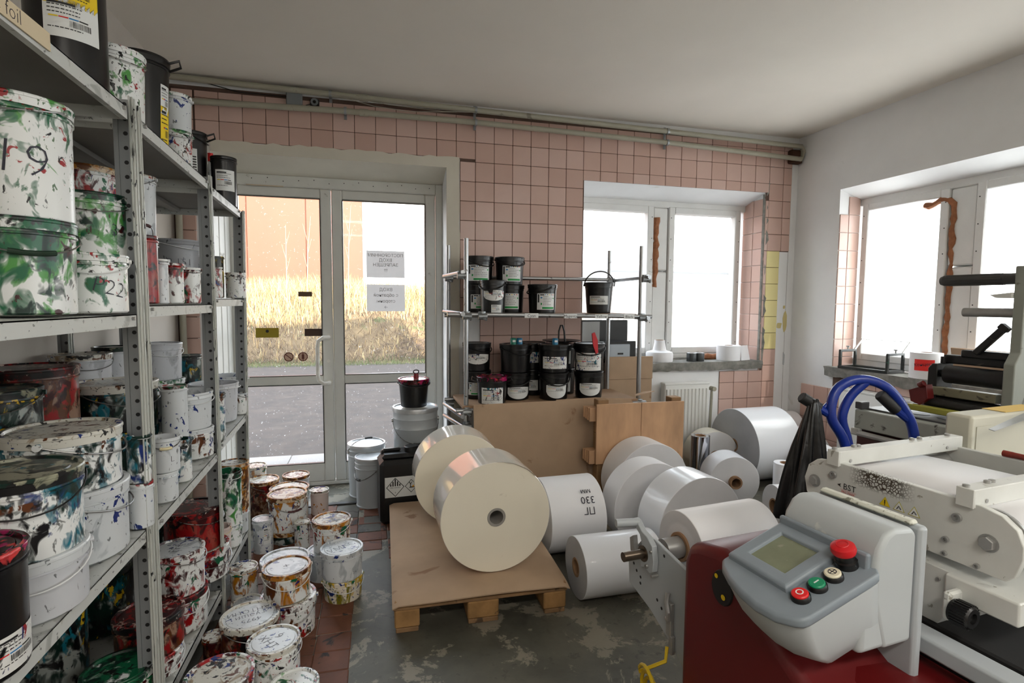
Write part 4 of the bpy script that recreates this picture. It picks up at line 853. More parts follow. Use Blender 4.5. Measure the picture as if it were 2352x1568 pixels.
# ------------------------------------------------------------------ pipes, box, camera, radiator
PIPE = mat('olive_grey_pipe_paint', L(156, 152, 136), .5, var=.06, vs=8, dirt=L(120, 116, 104), dthr=.66, ds=14)
def pipe(label, pts, clamps, sleeves):
    p = O('heating_pipe', MB().tube(pts, .021, 14), PIPE); tag(p, label, 'pipe', 'pipes under the ceiling')
    for c in clamps:
        q = Vector(pts[0]).lerp(Vector(pts[-1]), (c - pts[0][0]) / (pts[-1][0] - pts[0][0]))
        for a, b in zip(pts, pts[1:]):
            if a[0] <= c <= b[0]: q = Vector(a).lerp(Vector(b), (c - a[0]) / (b[0] - a[0]))
        O('pipe_clamp', MB().cyl(q - Vector((.009, 0, 0)), q + Vector((.009, 0, 0)), .026, 16).box(q + Vector((0, .03, .0)), (.014, .06, .012)).box(q + Vector((0, .045, .0)), (.02, .004, .09)), GALV, p)
    for c in sleeves:
        for a, b in zip(pts, pts[1:]):
            if a[0] <= c <= b[0]: q = Vector(a).lerp(Vector(b), (c - a[0]) / (b[0] - a[0])); O('sleeve', MB().cyl(q - Vector((.03, 0, 0)), q + Vector((.03, 0, 0)), .026, 16), PIPE, p)
    return p
pipe('upper grey pipe running just under the ceiling along the tiled wall', [(-.13, -.075, 2.952), (.9, -.075, 2.938), (1.95, -.075, 2.925), (3.58, -.075, 2.905), (4.93, -.075, 2.885), (4.95, -.075, 2.84)], (.90, 1.95, 3.58), (1.13,))
pipe('lower grey pipe running below the other under the ceiling', [(-.13, -.075, 2.80), (1.0, -.075, 2.83), (1.95, -.075, 2.835), (3.58, -.075, 2.815), (4.93, -.075, 2.775), (4.95, -.075, 2.84)], (1.0, 1.95, 3.58), (1.13,))
tag(O('cable', MB().tube([(-.128, -2.2, 2.72), (-.128, -1.4, 2.76), (-.128, -.6, 2.80), (-.12, -.1, 2.84)], .004, 5), D.materials['black_moulded_plastic']), 'thin dark cable along the top of the left wall', 'cable')
tag(O('heating_pipe', MB().cyl((-.095, -.05, 0), (-.095, -.05, 2.78), .021, 14), PIPE), 'vertical grey pipe in the corner behind the shelving', 'pipe', 'pipes under the ceiling')
jb = T('junction_box', 'square grey junction box on the tiles under the upper pipe', 'junction box', (.655, -.028, 2.893)); O('housing', MB().box((0, 0, 0), (.105, .05, .105), 0, None, .006), GREYPL, jb); O('cover', MB().box((0, -.028, 0), (.098, .008, .098), 0, None, .003), GREYPL, jb)
cm = T('security_camera', 'small black square security camera beside the junction box', 'camera', (.79, -.025, 2.885)); O('housing', MB().box((0, 0, 0), (.062, .03, .062), 0, None, .012), BLKPL, cm)
O('lens_ring', MB().lathe([(.011, .016), (.024, .016), (.026, .020), (.011, .020)], 24, 0, Matrix.Rotation(PI / 2, 4, 'X')), GREYPL, cm, None)
lm_ = MB().lathe([(0, .022), (.011, .022), (.011, .015), (0, .015)], 20, 0, Matrix.Rotation(PI / 2, 4, 'X')); O('lens', lm_, mat('lens_glass', L(6, 6, 10), .05), cm)
tag(O('cable', MB().tube([(.0, -.03, 2.965), (.3, -.05, 2.90), (.62, -.05, 2.90), (.66, -.04, 2.95)], .003, 5).tube([(.76, -.03, 2.87), (.735, -.03, 2.862), (.71, -.02, 2.845)], .003, 5), BLKPL), 'thin dark cable sagging between the upper pipe and the junction box', 'cable')
tag(O('wire', MB().tube([(.9, -.1, 2.93), (1.3, -.1, 2.895), (1.7, -.1, 2.885), (1.95, -.1, 2.90)], .0025, 5).tube([(.95, -.1, 2.92), (1.2, -.1, 2.875), (1.45, -.1, 2.86), (1.8, -.1, 2.89)], .0025, 5), mat('thin_pale_wire', L(150, 144, 132), .6)), 'pair of thin pale wires drooping from the upper pipe', 'cable')
RADM = mat('radiator_enamel', L(226, 226, 222), .3)
rd_ = T('radiator', 'white ribbed panel radiator under the back window', 'radiator', (3.82, -.075, .1))
O('panel', MB().box((0, 0, .37), (.44, .07, .60), 0, None, .008), RADM, rd_)
for k in range(12): O('fin', MB().prism([(-.012, 0), (-.007, -.011), (.007, -.011), (.012, 0)], 2, .10, .63, 0, Matrix.Translation((-.195 + k * .0355, -.035, 0))), RADM, rd_)
O('grille', MB().box((0, 0, .675), (.445, .078, .02), 0, None, .004), RADM, rd_)
vb = MB().tube([(.22, .01, .62), (.275, .01, .62), (.275, .01, .55), (.27, .03, -.05)], .012, 10); vb.cyl((.265, .01, .62), (.265, -.045, .62), .020, 14); O('valve_pipe', vb, PIPE, rd_)
r2_ = T('radiator', 'white radiator partly hidden below the right window behind the blue trolley', 'radiator', (4.915, -1.10, .1), PI / 2)
O('panel', MB().box((0, 0, .40), (.9, .07, .55), 0, None, .008), RADM, r2_); O('grille', MB().box((0, 0, .685), (.905, .078, .02), 0, None, .004), RADM, r2_)

# ------------------------------------------------------------------ tube rack with black ink buckets
rk = T('tube_rack', 'chromed tube rack with clamps between the door and the window', 'rack', (0, 0, 0))
for i, (x, y, z1) in enumerate(((1.795, -.55, 1.905), (3.115, -.55, 1.895), (1.735, -.10, 1.90), (3.065, -.10, 1.90))): O('post', MB().cyl((x, y, 0), (x, y, z1), .0165, 16), CHROME, rk)
rails = [((1.66, -.583, 1.388), (3.19, -.583, 1.372)), ((1.735, -.133, 1.66), (3.10, -.133, 1.66)), ((1.762, -.62, 1.39), (1.70, -.12, 1.40)), ((3.148, -.62, 1.36), (3.098, -.12, 1.37)), ((1.762, -.62, 1.67), (1.70, -.12, 1.665)), ((3.148, -.62, 1.665), (3.098, -.12, 1.655)),
         ((1.70, -.133, 1.37), (3.12, -.133, 1.37)), ((1.72, -.583, .725), (3.16, -.583, .725)), ((1.70, -.133, .725), (3.12, -.133, .725)), ((1.762, -.62, .69), (1.70, -.12, .69)), ((3.148, -.62, .69), (3.098, -.12, .69)), ((1.762, -.62, .62), (1.70, -.12, .60))]
for p, q in rails: O('rail', MB().cyl(p, q, .0155, 14), CHROME, rk)
for x, y, z in ((1.795, -.567, 1.386), (3.115, -.567, 1.373), (1.735, -.117, 1.66), (3.065, -.117, 1.66), (1.755, -.585, 1.66), (3.14, -.56, 1.66), (1.90, -.585, 1.386), (1.795, -.567, .725), (3.115, -.567, .725), (1.795, -.56, .62), (1.74, -.11, .70)):
    cb = MB().cyl((x, y, z - .022), (x, y, z + .022), .026, 14).cyl((x - .03, y - .02, z - .012), (x + .03, y - .02, z - .012), .022, 12); cb.cyl((x, y - .03, z - .02), (x + .02, y - .055, z - .035), .008, 8); O('clamp', cb, GALV, rk)
BRD = mat('rack_board', L(150, 120, 92), .8, var=.12)
O('shelf_board', MB().box((2.43, -.345, 1.383), (1.30, .44, .018), 0, None, .003), BRD, rk); O('shelf_board', MB().box((2.43, -.345, .745), (1.33, .48, .022), 0, None, .003), BRD, rk)
for s, x, w in (('Cyan', 2.25, .10), ('Magenta', 2.54, .10), ('Yellow', 2.78, .10), ('Black', 3.0, .085)):
    tb = MB().box((x, -.5995, 1.386 - (x - 1.66) * .0105), (w, .002, .032)); text(tb, s, lambda u, v: (x + u, -.601, 1.384 - (x - 1.66) * .0105 + v), .03, 1); O('tape_label', tb, [PAPERLBL, PEN], rk)
GK = 'black ink buckets on the upper rack shelf'; GL_ = 'black ink buckets on the lower rack shelf'
def K(label, X, Y, z, r, h, low=False, **k):
    k.setdefault('skirt', .26); k.setdefault('tap', .88)
    return bucket('ink_bucket', label, X, Y, z, r, h, 'bk', k.pop('lid', 'bk'), group=GL_ if low else GK, wire=BW, **k)
ZU, ZL = 1.392, .757
K('lower left black ink bucket, half hidden by the one with a white oval label', 1.935, -.272, ZU, .112, .205, lab=[('green', .15, 1.1, .15, .65)])
K('top left black ink bucket, its green-barred label crossed by a tiny picture', 1.935, -.272, ZU + .207, .112, .205, lab=[('green', .0, 1.25, .12, .68)], bail=(.6, .7))
K('black ink bucket with white oval label and slack black bail in front', 2.0, -.475, ZU, .096, .232, lab=[('swoosh', .1, 1.4, .38, .70), ('plain', .3, .65, .03, .26)], bail=(-.35, .8))
K('black ink bucket with green-barred label directly under another, second column', 2.175, -.272, ZU, .112, .205, lab=[('green', -.1, 1.25, .14, .70)])
K('top black ink bucket of the second column with a looped bail', 2.172, -.272, ZU + .207, .112, .205, lab=[('green', .2, 1.1, .12, .68)], bail=(.4, .6))
K('single black ink bucket with green-barred label in the middle of the upper rack', 2.405, -.36, ZU, .112, .212, lab=[('green', .3, 1.05, .12, .68)], bail=(-.9, .6))
K('lone black pail with thin raised wire bail before the bright window', 2.875, -.33, ZU, .115, .235, lab=[('plain', .0, 1.1, .28, .56)], bail=(.2, -1.2), tap=.8)
K('black bucket under the one with a white label, far left of the lower rack', 1.925, -.265, ZL, .108, .205, True, lab=[('green', -.2, .8, .15, .6)])
K('left upper black bucket with wide white label, standing on the lower rack', 1.925, -.265, ZL + .207, .108, .205, True, lab=[('swoosh', .05, 1.5, .25, .62)], bail=(.7, .6))
K('black bucket with dark purple lid and ringed ears at the lower rack corner', 1.99, -.495, ZL, .112, .19, True, lid='km', lab=[('paint', .05, 1.25, .02, .62)], clips=True)
K('black bucket with label cut by a diagonal bail, lower row, second from left', 2.195, -.375, ZL, .115, .2, True, lab=[('swoosh', .3, 1.3, .05, .5)], bail=(.1, .9))
K('unlabelled black bucket with cyan caps on its lid', 2.195, -.375, ZL + .202, .12, .205, True, bail=(.5, .6))
K('black bucket behind, second row, beneath the one with a smudged label', 2.375, -.205, ZL, .105, .2, True, lab=[('plain', .0, .8, .2, .6)]); K('black bucket behind with a smudged label in the second row', 2.375, -.205, ZL + .202, .105, .205, True, lab=[('paint', -.1, 1.0, .25, .65)])
K('black bucket with paint-streaked label and diagonal bail, lower row', 2.475, -.44, ZL, .115, .2, True, lab=[('swoosh', .25, 1.2, .08, .6)], bail=(.35, .9))
K('black bucket with blue-streaked label under a cyan cap', 2.475, -.44, ZL + .202, .12, .205, True, lab=[('paint', .1, 1.4, .15, .58)])
K('black bucket in the back row with label by the barcode, under the funnel', 2.63, -.205, ZL, .105, .2, True, lab=[('plain', .1, .9, .1, .65)]); K('upper back row black bucket holding the funnel lid', 2.63, -.205, ZL + .202, .105, .185, True, lab=[('plain', .1, .9, .2, .75)])
K('black bucket with white label at the right end of the lower rack', 2.755, -.44, ZL, .112, .2, True, lab=[('swoosh', .15, 1.3, .12, .6)])
K('black bucket with colour-dabbed label and slack bail at the right end', 2.755, -.44, ZL + .202, .118, .21, True, lab=[('paint', -.05, 1.55, .05, .68)], bail=(.1, .75))
CY = mat('cyan_screw_cap', L(20, 110, 150), .4); CG = mat('teal_screw_cap', L(20, 120, 100), .4)
for x, m, l in ((2.165, CG, 'teal screw cap on the unlabelled black bucket'), (2.212, CY, 'blue screw cap with a white tag on the unlabelled black bucket'), (2.465, CY, 'blue screw cap on the lid of the blue-streaked black bucket')):
    c_ = T('screw_cap', l, 'cap', (x, -.425 if x < 2.3 else -.49, ZL + .4085)); O('body', MB().lathe([(0, 0), (.022, 0), (.022, .04), (.018, .046), (0, .046)], 18), m, c_); O('tag', MB().box((0, -.0225, .025), (.022, .002, .014)), PAPERLBL, c_)
fu = T('funnel', 'flat black funnel with a tall loop handle on the back row buckets', 'funnel', (2.61, -.225, ZL + .392)); O('bowl', MB().lathe([(.02, 0), (.15, .025), (.152, .03), (.02, .008)], 28), BLKPL, fu); O('handle', MB().tube([(-.025, 0, .02), (-.022, 0, .10), (-.008, 0, .145), (.008, 0, .145), (.022, 0, .10), (.03, 0, .02)], .007, 8), BLKPL, fu)
RP = mat('red_plastic', L(190, 24, 34), .4)
tag(O('scraper', MB().prism([(-.02, 0), (-.03, .09), (-.01, .10), (.015, .04), (.02, -.05), (.005, -.06)], 1, -.006, .006), RP, None, (2.755, -.558, ZL + .40)), 'red plastic scraper hanging over the colour-dabbed bucket', 'scraper')

# window sill: black tray and grey printer part behind the rack
bx = T('plastic_tray', 'black plastic tray with a paper sheet on it by the window behind the rack', 'tray', (3.13, .08, .954)); O('side', MB().box((0, .04, .22), (.44, .02, .30), 0, None, .006), BLKPL, bx); O('rim', MB().box((0, 0, .08), (.44, .1, .02), 0, None, .004), BLKPL, bx); O('foot', MB().box((0, .03, .035), (.42, .05, .07), 0, None, .004), BLKPL, bx)
sh_ = MB().box((-.13, .027, .27), (.16, .003, .17)); O('paper_sheet', sh_, mat('grey_paper', L(170, 170, 168), .8), bx)
pc = T('printer_part', 'grey boxed printer drawer on the sill beneath the black tray', 'printer part', (3.20, -.02, .954)); O('housing', MB().box((0, 0, .11), (.30, .06, .17), 0, None, .006), BLKPL, pc); O('front', MB().box((-.01, -.034, .10), (.20, .012, .14), 0, None, .006), mat('pale_grey_plastic', L(170, 178, 186), .4), pc); O('slot', MB().box((0, -.042, .09), (.05, .004, .015)), BLKPL, pc); O('bracket', MB().box((-.18, -.03, .12), (.06, .01, .15), 0, None, .003), GALV, pc)
# things on the sills
WPAP = mat('white_paper_roll', L(234, 234, 236), .55, var=.015, vs=4); CORE = mat('brown_core_board', L(150, 116, 86), .85, var=.1, vs=20); PAPE = mat('paper_edge', L(210, 210, 210), .85, var=.03, vs=12)
co = T('paper_cone', 'white flanged paper cone with brown opening on the back sill', 'reel', (3.66, .10, .953)); O('body', MB().lathe([(0, 0), (.115, 0), (.118, .008), (.118, .07), (.112, .085), (.06, .10), (.045, .17), (.045, .19), (.04, .19), (.04, .10), (0, .10)], 36), WPAP, co); O('core', MB().lathe([(.0405, .188), (.033, .192), (.033, .12), (0, .12)], 24), CORE, co)
for x in (3.955, 4.035):
    tr_ = T('tape_roll', ('left' if x < 4 else 'right') + ' one of two dark grey tape rolls on the back sill', 'tape', (x, .05, .953), group='pair of tape rolls'); O('tape', MB().lathe([(.022, 0), (.043, 0), (.044, .004), (.044, .07), (.042, .074), (.022, .074)], 26), mat('dark_tape', L(60, 64, 66), .4) if x < 4 else D.materials['dark_tape'], tr_); O('core', MB().lathe([(.022, .073), (.018, .073), (.018, 0), (.022, 0)], 22), CORE, tr_)
fo = MB(); r = random.Random(2); fo.tube([(4.02 + i * .045, .17 + r.uniform(-.01, .01), .975 + r.uniform(-.006, .012)) for i in range(9)], [r.uniform(.022, .038) for i in range(9)], 9)
tag(O('foam_sausage', fo, FOAM), 'lump of dried orange foam along the back window frame', 'foam')
pr_ = T('paper_roll', 'short white paper roll with loose end on the back sill', 'roll', (4.36, .08, .953)); O('roll', MB().lathe([(.04, 0), (.105, 0), (.105, .135), (.04, .135)], 36), WPAP, pr_); O('core', MB().lathe([(.04, .136), (.034, .136), (.034, 0), (.04, 0)], 24), CORE, pr_); O('loose_end', MB().grid(lambda u, v: (.07 + .13 * u + .012 * v, -.075 + .07 * u - .03 * v * u, .135 - .135 * v * (1 + .06 * u) + .0), 8, 3), WPAP, pr_)
pr_.rotation_euler = (0, 0, 0)
MF = mat('green_black_frame_paint', L(26, 30, 28), .4, var=.2, dirt=L(24, 120, 90), dthr=.64, ds=6)
tf = T('tool_frame', 'black and green folding metal frame on the right window sill', 'frame', (5.02, -.80, .947), rad(-82))
O('base', MB().box((0, -.09, .012), (.40, .03, .022), 0, None, .003).box((0, .09, .012), (.40, .03, .022), 0, None, .003).box((-.19, 0, .012), (.02, .2, .02)).box((.19, 0, .012), (.02, .2, .02)), MF, tf)
for sx_ in (-1, 1):
    for y in (-.09, .09): O('upright', MB().box((sx_ * .19, y, .085), (.018, .022, .13), 0, None, .003), MF, tf)
    O('side_bar', MB().box((sx_ * .19, 0, .145), (.018, .2, .02), 0, None, .003), MF, tf); O('arm', MB().tube([(sx_ * .19, .08, .15), (sx_ * .19, .17, .235)], .009, 6), STEEL, tf); O('wing_screw', MB().cyl((sx_ * .19, .0, .155), (sx_ * .19, .0, .178), .006, 8).box((sx_ * .19, 0, .178), (.03, .006, .01)), STEEL, tf)
O('wire', MB().cyl((-.19, .17, .235), (.19, .17, .235), .003, 6), STEEL, tf)
rr_ = T('paper_roll', 'white paper roll with red handwritten label on the right sill', 'roll', (5.02, -1.245, .947)); O('roll', MB().lathe([(.035, 0), (.098, 0), (.098, .185), (.035, .185)], 36), WPAP, rr_); O('core', MB().lathe([(.035, .186), (.03, .186), (.03, 0), (.035, 0)], 24), CORE, rr_)
lb_ = MB(); fa = math.atan2(CAM[1] + 1.245, CAM[0] - 5.02); patch(lb_, lambda z: .098, .0015, fa, -.07, .05, .06, .14); text(lb_, 'Концерн', lambda u, v: cyl_fn(lambda z: .098, .0025, fa)(u - .01, .105 + v), .03, 1, 1, .15); O('red_label', lb_, [mat('red_sticky_label', L(226, 40, 36), .6), PEN], rr_)
bd_ = tag(O('board', MB().box((0, 0, .12), (.62, .012, .24), 0, None, .002), CARD, None, (5.06, -1.72, .947), (rad(-12), 0, rad(88))), 'brown cardboard panel leaning on the right window behind the rollers', 'board')

# ------------------------------------------------------------------ pails and jerrycan by the door
PAILM = mat('pale_grey_pail_enamel', L(176, 182, 186), .35, var=.04, vs=4, dirt=L(130, 134, 136), dthr=.68, ds=10)
def pail(label, x, y, z, r, h, az=.3, lidm=None, bail=True, lab=None, up=False):
    fa = math.atan2(CAM[1] - y, CAM[0] - x); t_ = T('metal_pail', label, 'pail', (x, y, z + .001)); b0 = r * .93
    f = lambda q: b0 + (r - b0) * q / h
    O('body', MB().lathe([(0, 0), (b0 - .003, 0), (b0 + .003, .004), (b0 + .003, .012), (b0, .016), (f(h * .78), h * .78), (f(h * .78) + .005, h * .79), (f(h * .82), h * .80), (f(h * .88), h * .88), (f(h * .88) + .004, h * .89), (f(h * .9), h * .9), (r, h * .985), (r * .96, h * .985), (0, h * .97)], 40), PAILM, t_)
    O('lid', MB().lathe([(r * 1.0, h * .955), (r * 1.03, h * .957), (r * 1.035, h * .985), (r * 1.02, h), (r * .95, h), (r * .92, h - .008), (0, h - .008)], 40), lidm or mat('pail_lid_steel', L(196, 198, 200), .3, .6, var=.1) if 'pail_lid_steel' not in D.materials else (lidm or D.materials['pail_lid_steel']), t_)
    a = fa + az; pts = []
    for i in range(17):
        q = PI * i / 16; c_, s_ = math.cos(q), math.sin(q); zz = h * .86
        p = Vector((math.cos(a + PI / 2) * c_, math.sin(a + PI / 2) * c_, 0)) * r * 1.03
        p += (Vector((math.cos(a), math.sin(a), 0)) * r * 1.05 * s_ + Vector((0, 0, zz - r * .9 * s_)) if not up else Vector((math.cos(a) * .4, math.sin(a) * .4, 0)) * r * s_ + Vector((0, 0, zz + r * .75 * s_))); pts.append(p)
    hd = O('handle', MB().tube(pts, .003, 6), WIRE, t_); O('grip', MB().tube(pts[7:10], .0075, 8), GB, hd)
    for q in (pts[0], pts[-1]): d = Vector((q.x, q.y, 0)).normalized(); O('ear', MB().cyl(q - d * .01, q + d * .006, .014, 12), STEEL, t_)
    if lab: O('label', label_mesh(f, 'plain', fa + lab, r * .7, h * .2, h * .45, 5), LBL[:1] * 0 + [PAILM, INK, PAILM, PAILM, PAILM, PAILM, PAILM, PAILM], t_)
    return t_
pail('tallest pale grey steel pail by the door, carrying a small black bucket', 1.47, -.24, .0, .162, .705, .1, lab=.6)
pail('small pale pail with raised wire handle at the right door leaf', 1.115, -.03, 0, .137, .40, .3, up=True, lab=.4)
pail('narrow pale pail close behind the black jerrycan', 1.15, -.265, 0, .112, .36, -.9)
pail('small pail with steel lid half hidden behind the jerrycan and the tall pail', 1.52, .06, 0, .13, .38, .4)
sb = bucket('ink_bucket', 'small black bucket with red stained lid on the tall grey pail', 1.46, -.24, .706, .115, .205, 'bk', 'km', bail=(.3, .3), wire=BW, group=None, tap=.82, skirt=.3)
bt_ = T('pump_cap', 'red spout with dark ring on the small black bucket lid', 'cap', (1.475, -.26, .9105)); O('body', MB().lathe([(0, 0), (.02, 0), (.017, .04), (0, .04)], 16), mat('dark_red_spout', L(120, 16, 24), .35), bt_); O('ring', MB().tube([(.02 * math.cos(q * PI / 8), 0, .052 + .012 * math.sin(q * PI / 8)) for q in range(16)], .004, 6, 0, True), BLKPL, bt_)
jc = T('jerrycan', 'black plastic jerrycan with white hazard label beside the pallet', 'canister', (1.335, -.55, 0), rad(4)); jc.scale = (.92, .92, 1)
JM = mat('black_canister_plastic', L(15, 15, 16), .4, var=.2, bmp=.05, bs=40)
O('body', MB().box((0, 0, .215), (.30, .27, .43), 0, None, .028), JM, jc)
O('shoulder', MB().box((-.0, 0, .443), (.26, .20, .04), 0, None, .018).box((-.055, 0, .475), (.13, .04, .022), 0, None, .01).box((-.115, 0, .455), (.03, .045, .05), 0, None, .01), JM, jc)
O('screw_cap', MB().lathe([(0, .50), (.045, .50), (.052, .495), (.052, .46), (.0, .46)], 24, 0, Matrix.Translation((.085, -.03, 0))), JM, jc)
hz = MB().box((0, -.1362, .255), (.235, .002, .135))
def dia(cx, s, mi, y): hz.add([(cx - s, y, .255), (cx, y, .255 - s), (cx + s, y, .255), (cx, y, .255 + s)], [(0, 1, 2, 3)], mi)
dia(-.045, .064, 1, -.1378); dia(-.045, .058, 0, -.1384)
for k in range(5): w_ = -.077 + k * .016; tp = .255 + .058 - abs(w_ + .045) - .004; hz.add([(w_ - .0045, -.139, .262), (w_ + .0045, -.139, .262), (w_ + .0045, -.139, tp), (w_ - .0045, -.139, tp)], [(0, 1, 2, 3)], 1)
text(hz, '9', lambda u, v: (-.045 + u, -.139, .218 + v), .016, 1); text(hz, 'MISC GOODS', lambda u, v: (-.045 + u, -.139, .252 + v), .012, 1)
dia(.068, .045, 1, -.1378); dia(.068, .040, 0, -.1384); hz.add([(.05, -.139, .243), (.094, -.139, .243), (.086, -.139, .252), (.06, -.139, .249)], [(0, 1, 2, 3)], 1); hz.tube([(.062, -.139, .245), (.062, -.139, .27), (.054, -.139, .282)], .0025, 5, 1); hz.tube([(.062, -.139, .265), (.072, -.139, .282)], .002, 5, 1); hz.add([(.072, -.1392, .25), (.084, -.1392, .246), (.09, -.1392, .262), (.08, -.1392, .258)], [(0, 1, 2, 3)], 2)
O('hazard_label', hz, [PAPERLBL, INK, mat('print_orange', L(236, 170, 30), .5)], jc)

# ------------------------------------------------------------------ pallet, cardboard, boards
pl_ = T('wooden_pallet', 'worn wooden pallet under a cardboard sheet and two cream rolls', 'pallet', (1.66, -1.30, 0), rad(-1.2))
PW, PD = .80, 1.16
for i in range(3):
    for j in range(3): O('block', MB().box(((i - 1) * (PW / 2 - .055), (j - 1) * (PD / 2 - .072), .062), (.11 if i != 1 else .145, .145, .082), 0, None, .006), WOODB, pl_)
for i in range(3): O('bottom_board', MB().box(((i - 1) * (PW / 2 - .055), 0, .0105), (.1 if i != 1 else .14, PD, .021), 0, None, .003), WOOD, pl_)
for j in range(3): O('stringer_board', MB().box((0, (j - 1) * (PD / 2 - .072), .113), (PW + .01, .145, .019), 0, None, .003), WOOD, pl_)
for i in range(5): O('deck_board', MB().box(((i - 2) * .165, 0, .1335), (.14 if i % 2 == 0 else .10, PD, .021), 0, None, .003), WOOD, pl_)
cs = MB(); zc_ = lambda x, y: .149 + .003 * math.sin(x * 9 + 1) * math.sin(y * 7) - (.012 * max(0, (abs(x) - .38) / .03) if abs(x) > .38 else 0) - .01 * max(0, (-.55 - y) / .05)
g = lambda dz: (lambda u, v: (-.41 + .82 * u, -.605 + 1.2 * v, zc_(-.41 + .82 * u, -.605 + 1.2 * v) + dz))
cs.grid(g(0), 30, 30); cs.grid(g(.0055), 30, 30); n_ = 31
e = [i for i in range(31)] + [31 * k + 30 for k in range(31)] + [31 * 30 + i for i in range(30, -1, -1)] + [31 * k for k in range(30, -1, -1)]
for a, c in zip(e, e[1:]): cs.f.append((a, c, c + 961, a + 961)); cs.m.append(0)
tag(O('cardboard_sheet', cs, CARD, None, (1.66, -1.30, 0), (0, 0, rad(-1.2))), 'brown corrugated cardboard sheet lying on the wooden pallet', 'cardboard')
def board(name, label, poly, th, loc, rot, m, seed=0):
    return tag(O(name, MB().prism(poly, 1, 0, th), m, None, loc, rot), label, 'cardboard')
cbx = T('cardboard_sheet', 'large folded cardboard sheet leaning in front of the rack shelves', 'cardboard', (1.83, -.70, 0), 0)
O('face', MB().prism([(0, 0), (1.20, 0), (1.20, .735), (1.18, .76), (.95, .775), (.55, .78), (.0, .775)], 1, 0, .007, 0, Matrix.Rotation(rad(-4), 4, 'X')), CARD, cbx)
O('folded_corner', MB().prism([(.0, .775), (.0, .59), (.03, .58), (.12, .74)], 1, -.008, -.0025, 0, Matrix.Rotation(rad(-4), 4, 'X')), CARD, cbx)
O('back_flap', MB().prism([(.55, .70), (1.19, .70), (1.185, .772), (.9, .79), (.6, .785)], 1, .012, .018, 0, Matrix.Rotation(rad(-4), 4, 'X')), CARD, cbx)
cb2 = T('cardboard_box', 'tall flattened cardboard box standing under the window behind the rack', 'cardboard', (3.27, -.08, 0))
O('panel', MB().box((0, 0, .51), (.43, .025, 1.02), 0, None, .004), CARD, cb2); O('flap', MB().box((.0, -.017, .925), (.43, .006, .19), 0, None, .002), CARD, cb2)
tag(O('cardboard_scrap', MB().prism([(0, 0), (.13, .02), (.18, .035), (.1, .05), (.02, .03)], 2, 0, .004), CARD, None, (3.03, -.66, .79), (rad(10), rad(-6), 0)), 'torn brown cardboard scrap on top of the plywood panel', 'cardboard')
pw = T('plywood_pallet', 'upright plywood pallet lid with wooden bearers against the cardboard', 'pallet', (2.655, -.815, 0), rad(-1))
for x0, x1 in ((0, .335), (.337, .67)): O('plank', MB().box(((x0 + x1) / 2, -.008, .565), (x1 - x0, .016, .42), 0, None, .002), PLY, pw)
for z in (.70, .40):
    for k in range(4): O('bearer_strip', MB().box((.30 - .012 * k, .018 + k * .02, z + .004 * k), (.68 - .01 * k, .018, .095 - .006 * k), 0, None, .002), PLY, pw)
for x in (.62, .06): O('bearer', MB().box((x, .05, .40), (.08, .08, .80), 0, None, .004), WOOD, pw)

# ------------------------------------------------------------------ paper rolls
CREAM = mat('cream_label_stock_end', L(238, 231, 212), .75, var=.02, vs=3, dirt=L(212, 203, 182), dthr=.72, ds=9); GLOSS = mat('glossy_cream_stock', L(232, 227, 216), .12, coat=.6)
SHADE_END = mat('shade_grey_paper_end', L(176, 176, 178), .85, var=.05, vs=10); WGL = mat('glossy_white_stock', L(234, 236, 240), .28, coat=.3); WEND = mat('white_paper_end', L(214, 213, 214), .85, var=.03, vs=8)  # grey end carries the shade on white ends turned from the windows
COREW = mat('grey_white_core', L(150, 146, 140), .7)
def roll(label, c, axis_az, r, ln, side, end, core=.04, wall=.012, stick=0, group=None, name='paper_roll', seamless=True, rings=True, coreM=None, cat='roll'):
    """c = centre of the near end face; the axis runs away from it along axis_az (degrees from +Y, clockwise)"""
    a = rad(axis_az); d = Vector((math.sin(a), math.cos(a), 0)); t_ = T(name, label, cat, (c[0], c[1], c[2]), 0, group)
    M = d.to_track_quat('Z', 'Y').to_matrix().to_4x4(); k = core + wall
    O('wound_paper', MB().lathe([(r - .002, 0), (r, .002), (r, ln - .002), (r - .002, ln)], 72, 0, M).lathe([(k, 0), (r * .45, .001), (r * .8, -.0012), (r - .002, 0)], 72, 1, M).lathe([(r - .002, ln), (k, ln)], 72, 1, M), [side, end], t_)
    O('core', MB().lathe([(core, ln + .0), (core, -stick), (k - .001, -stick - .001), (k, -stick + .002), (k, .02)], 32, 0, M), coreM or CORE, t_)
    return t_, M
GR_ = 'paper rolls on the floor'
r1, M1 = roll('big cream roll in front on the pallet, flat face towards the viewer', (1.741, -1.735, .156 + .274), -1, .273, .27, GLOSS, CREAM, .034, .012, coreM=COREW, group='cream rolls on the pallet')
tw = MB()
for i in range(14):
    a0, a1 = rad(44 + i * 3.2), rad(44 + (i + 1) * 3.2); w0, w1 = -.004 - .004 * math.sin(i * 1.3) - (.004 if i % 3 else 0), -.004 - .004 * math.sin(i * 1.3 + 1.3) - (.004 if (i + 1) % 3 else 0)
    q = lambda a, y, rr: (math.cos(a) * rr, y, math.sin(a) * rr); tw.add([q(a0, w0, .2752), q(a1, w1, .2752), q(a1, .08, .2752), q(a0, .08, .2752)], [(0, 1, 2, 3)])
O('loose_wrap', tw, GLOSS, r1)
roll('second cream roll on the pallet, behind the front one', (1.664, -1.13, .156 + .270), 1, .27, .26, GLOSS, CREAM, .034, .012, coreM=COREW, group='cream rolls on the pallet')
r3, M3 = roll('white roll lying crossways, marked ПГ 330 мм', (2.11, -1.26, .217), 88, .217, .335, WPAP, WEND, .038, group=GR_)
mk = MB()
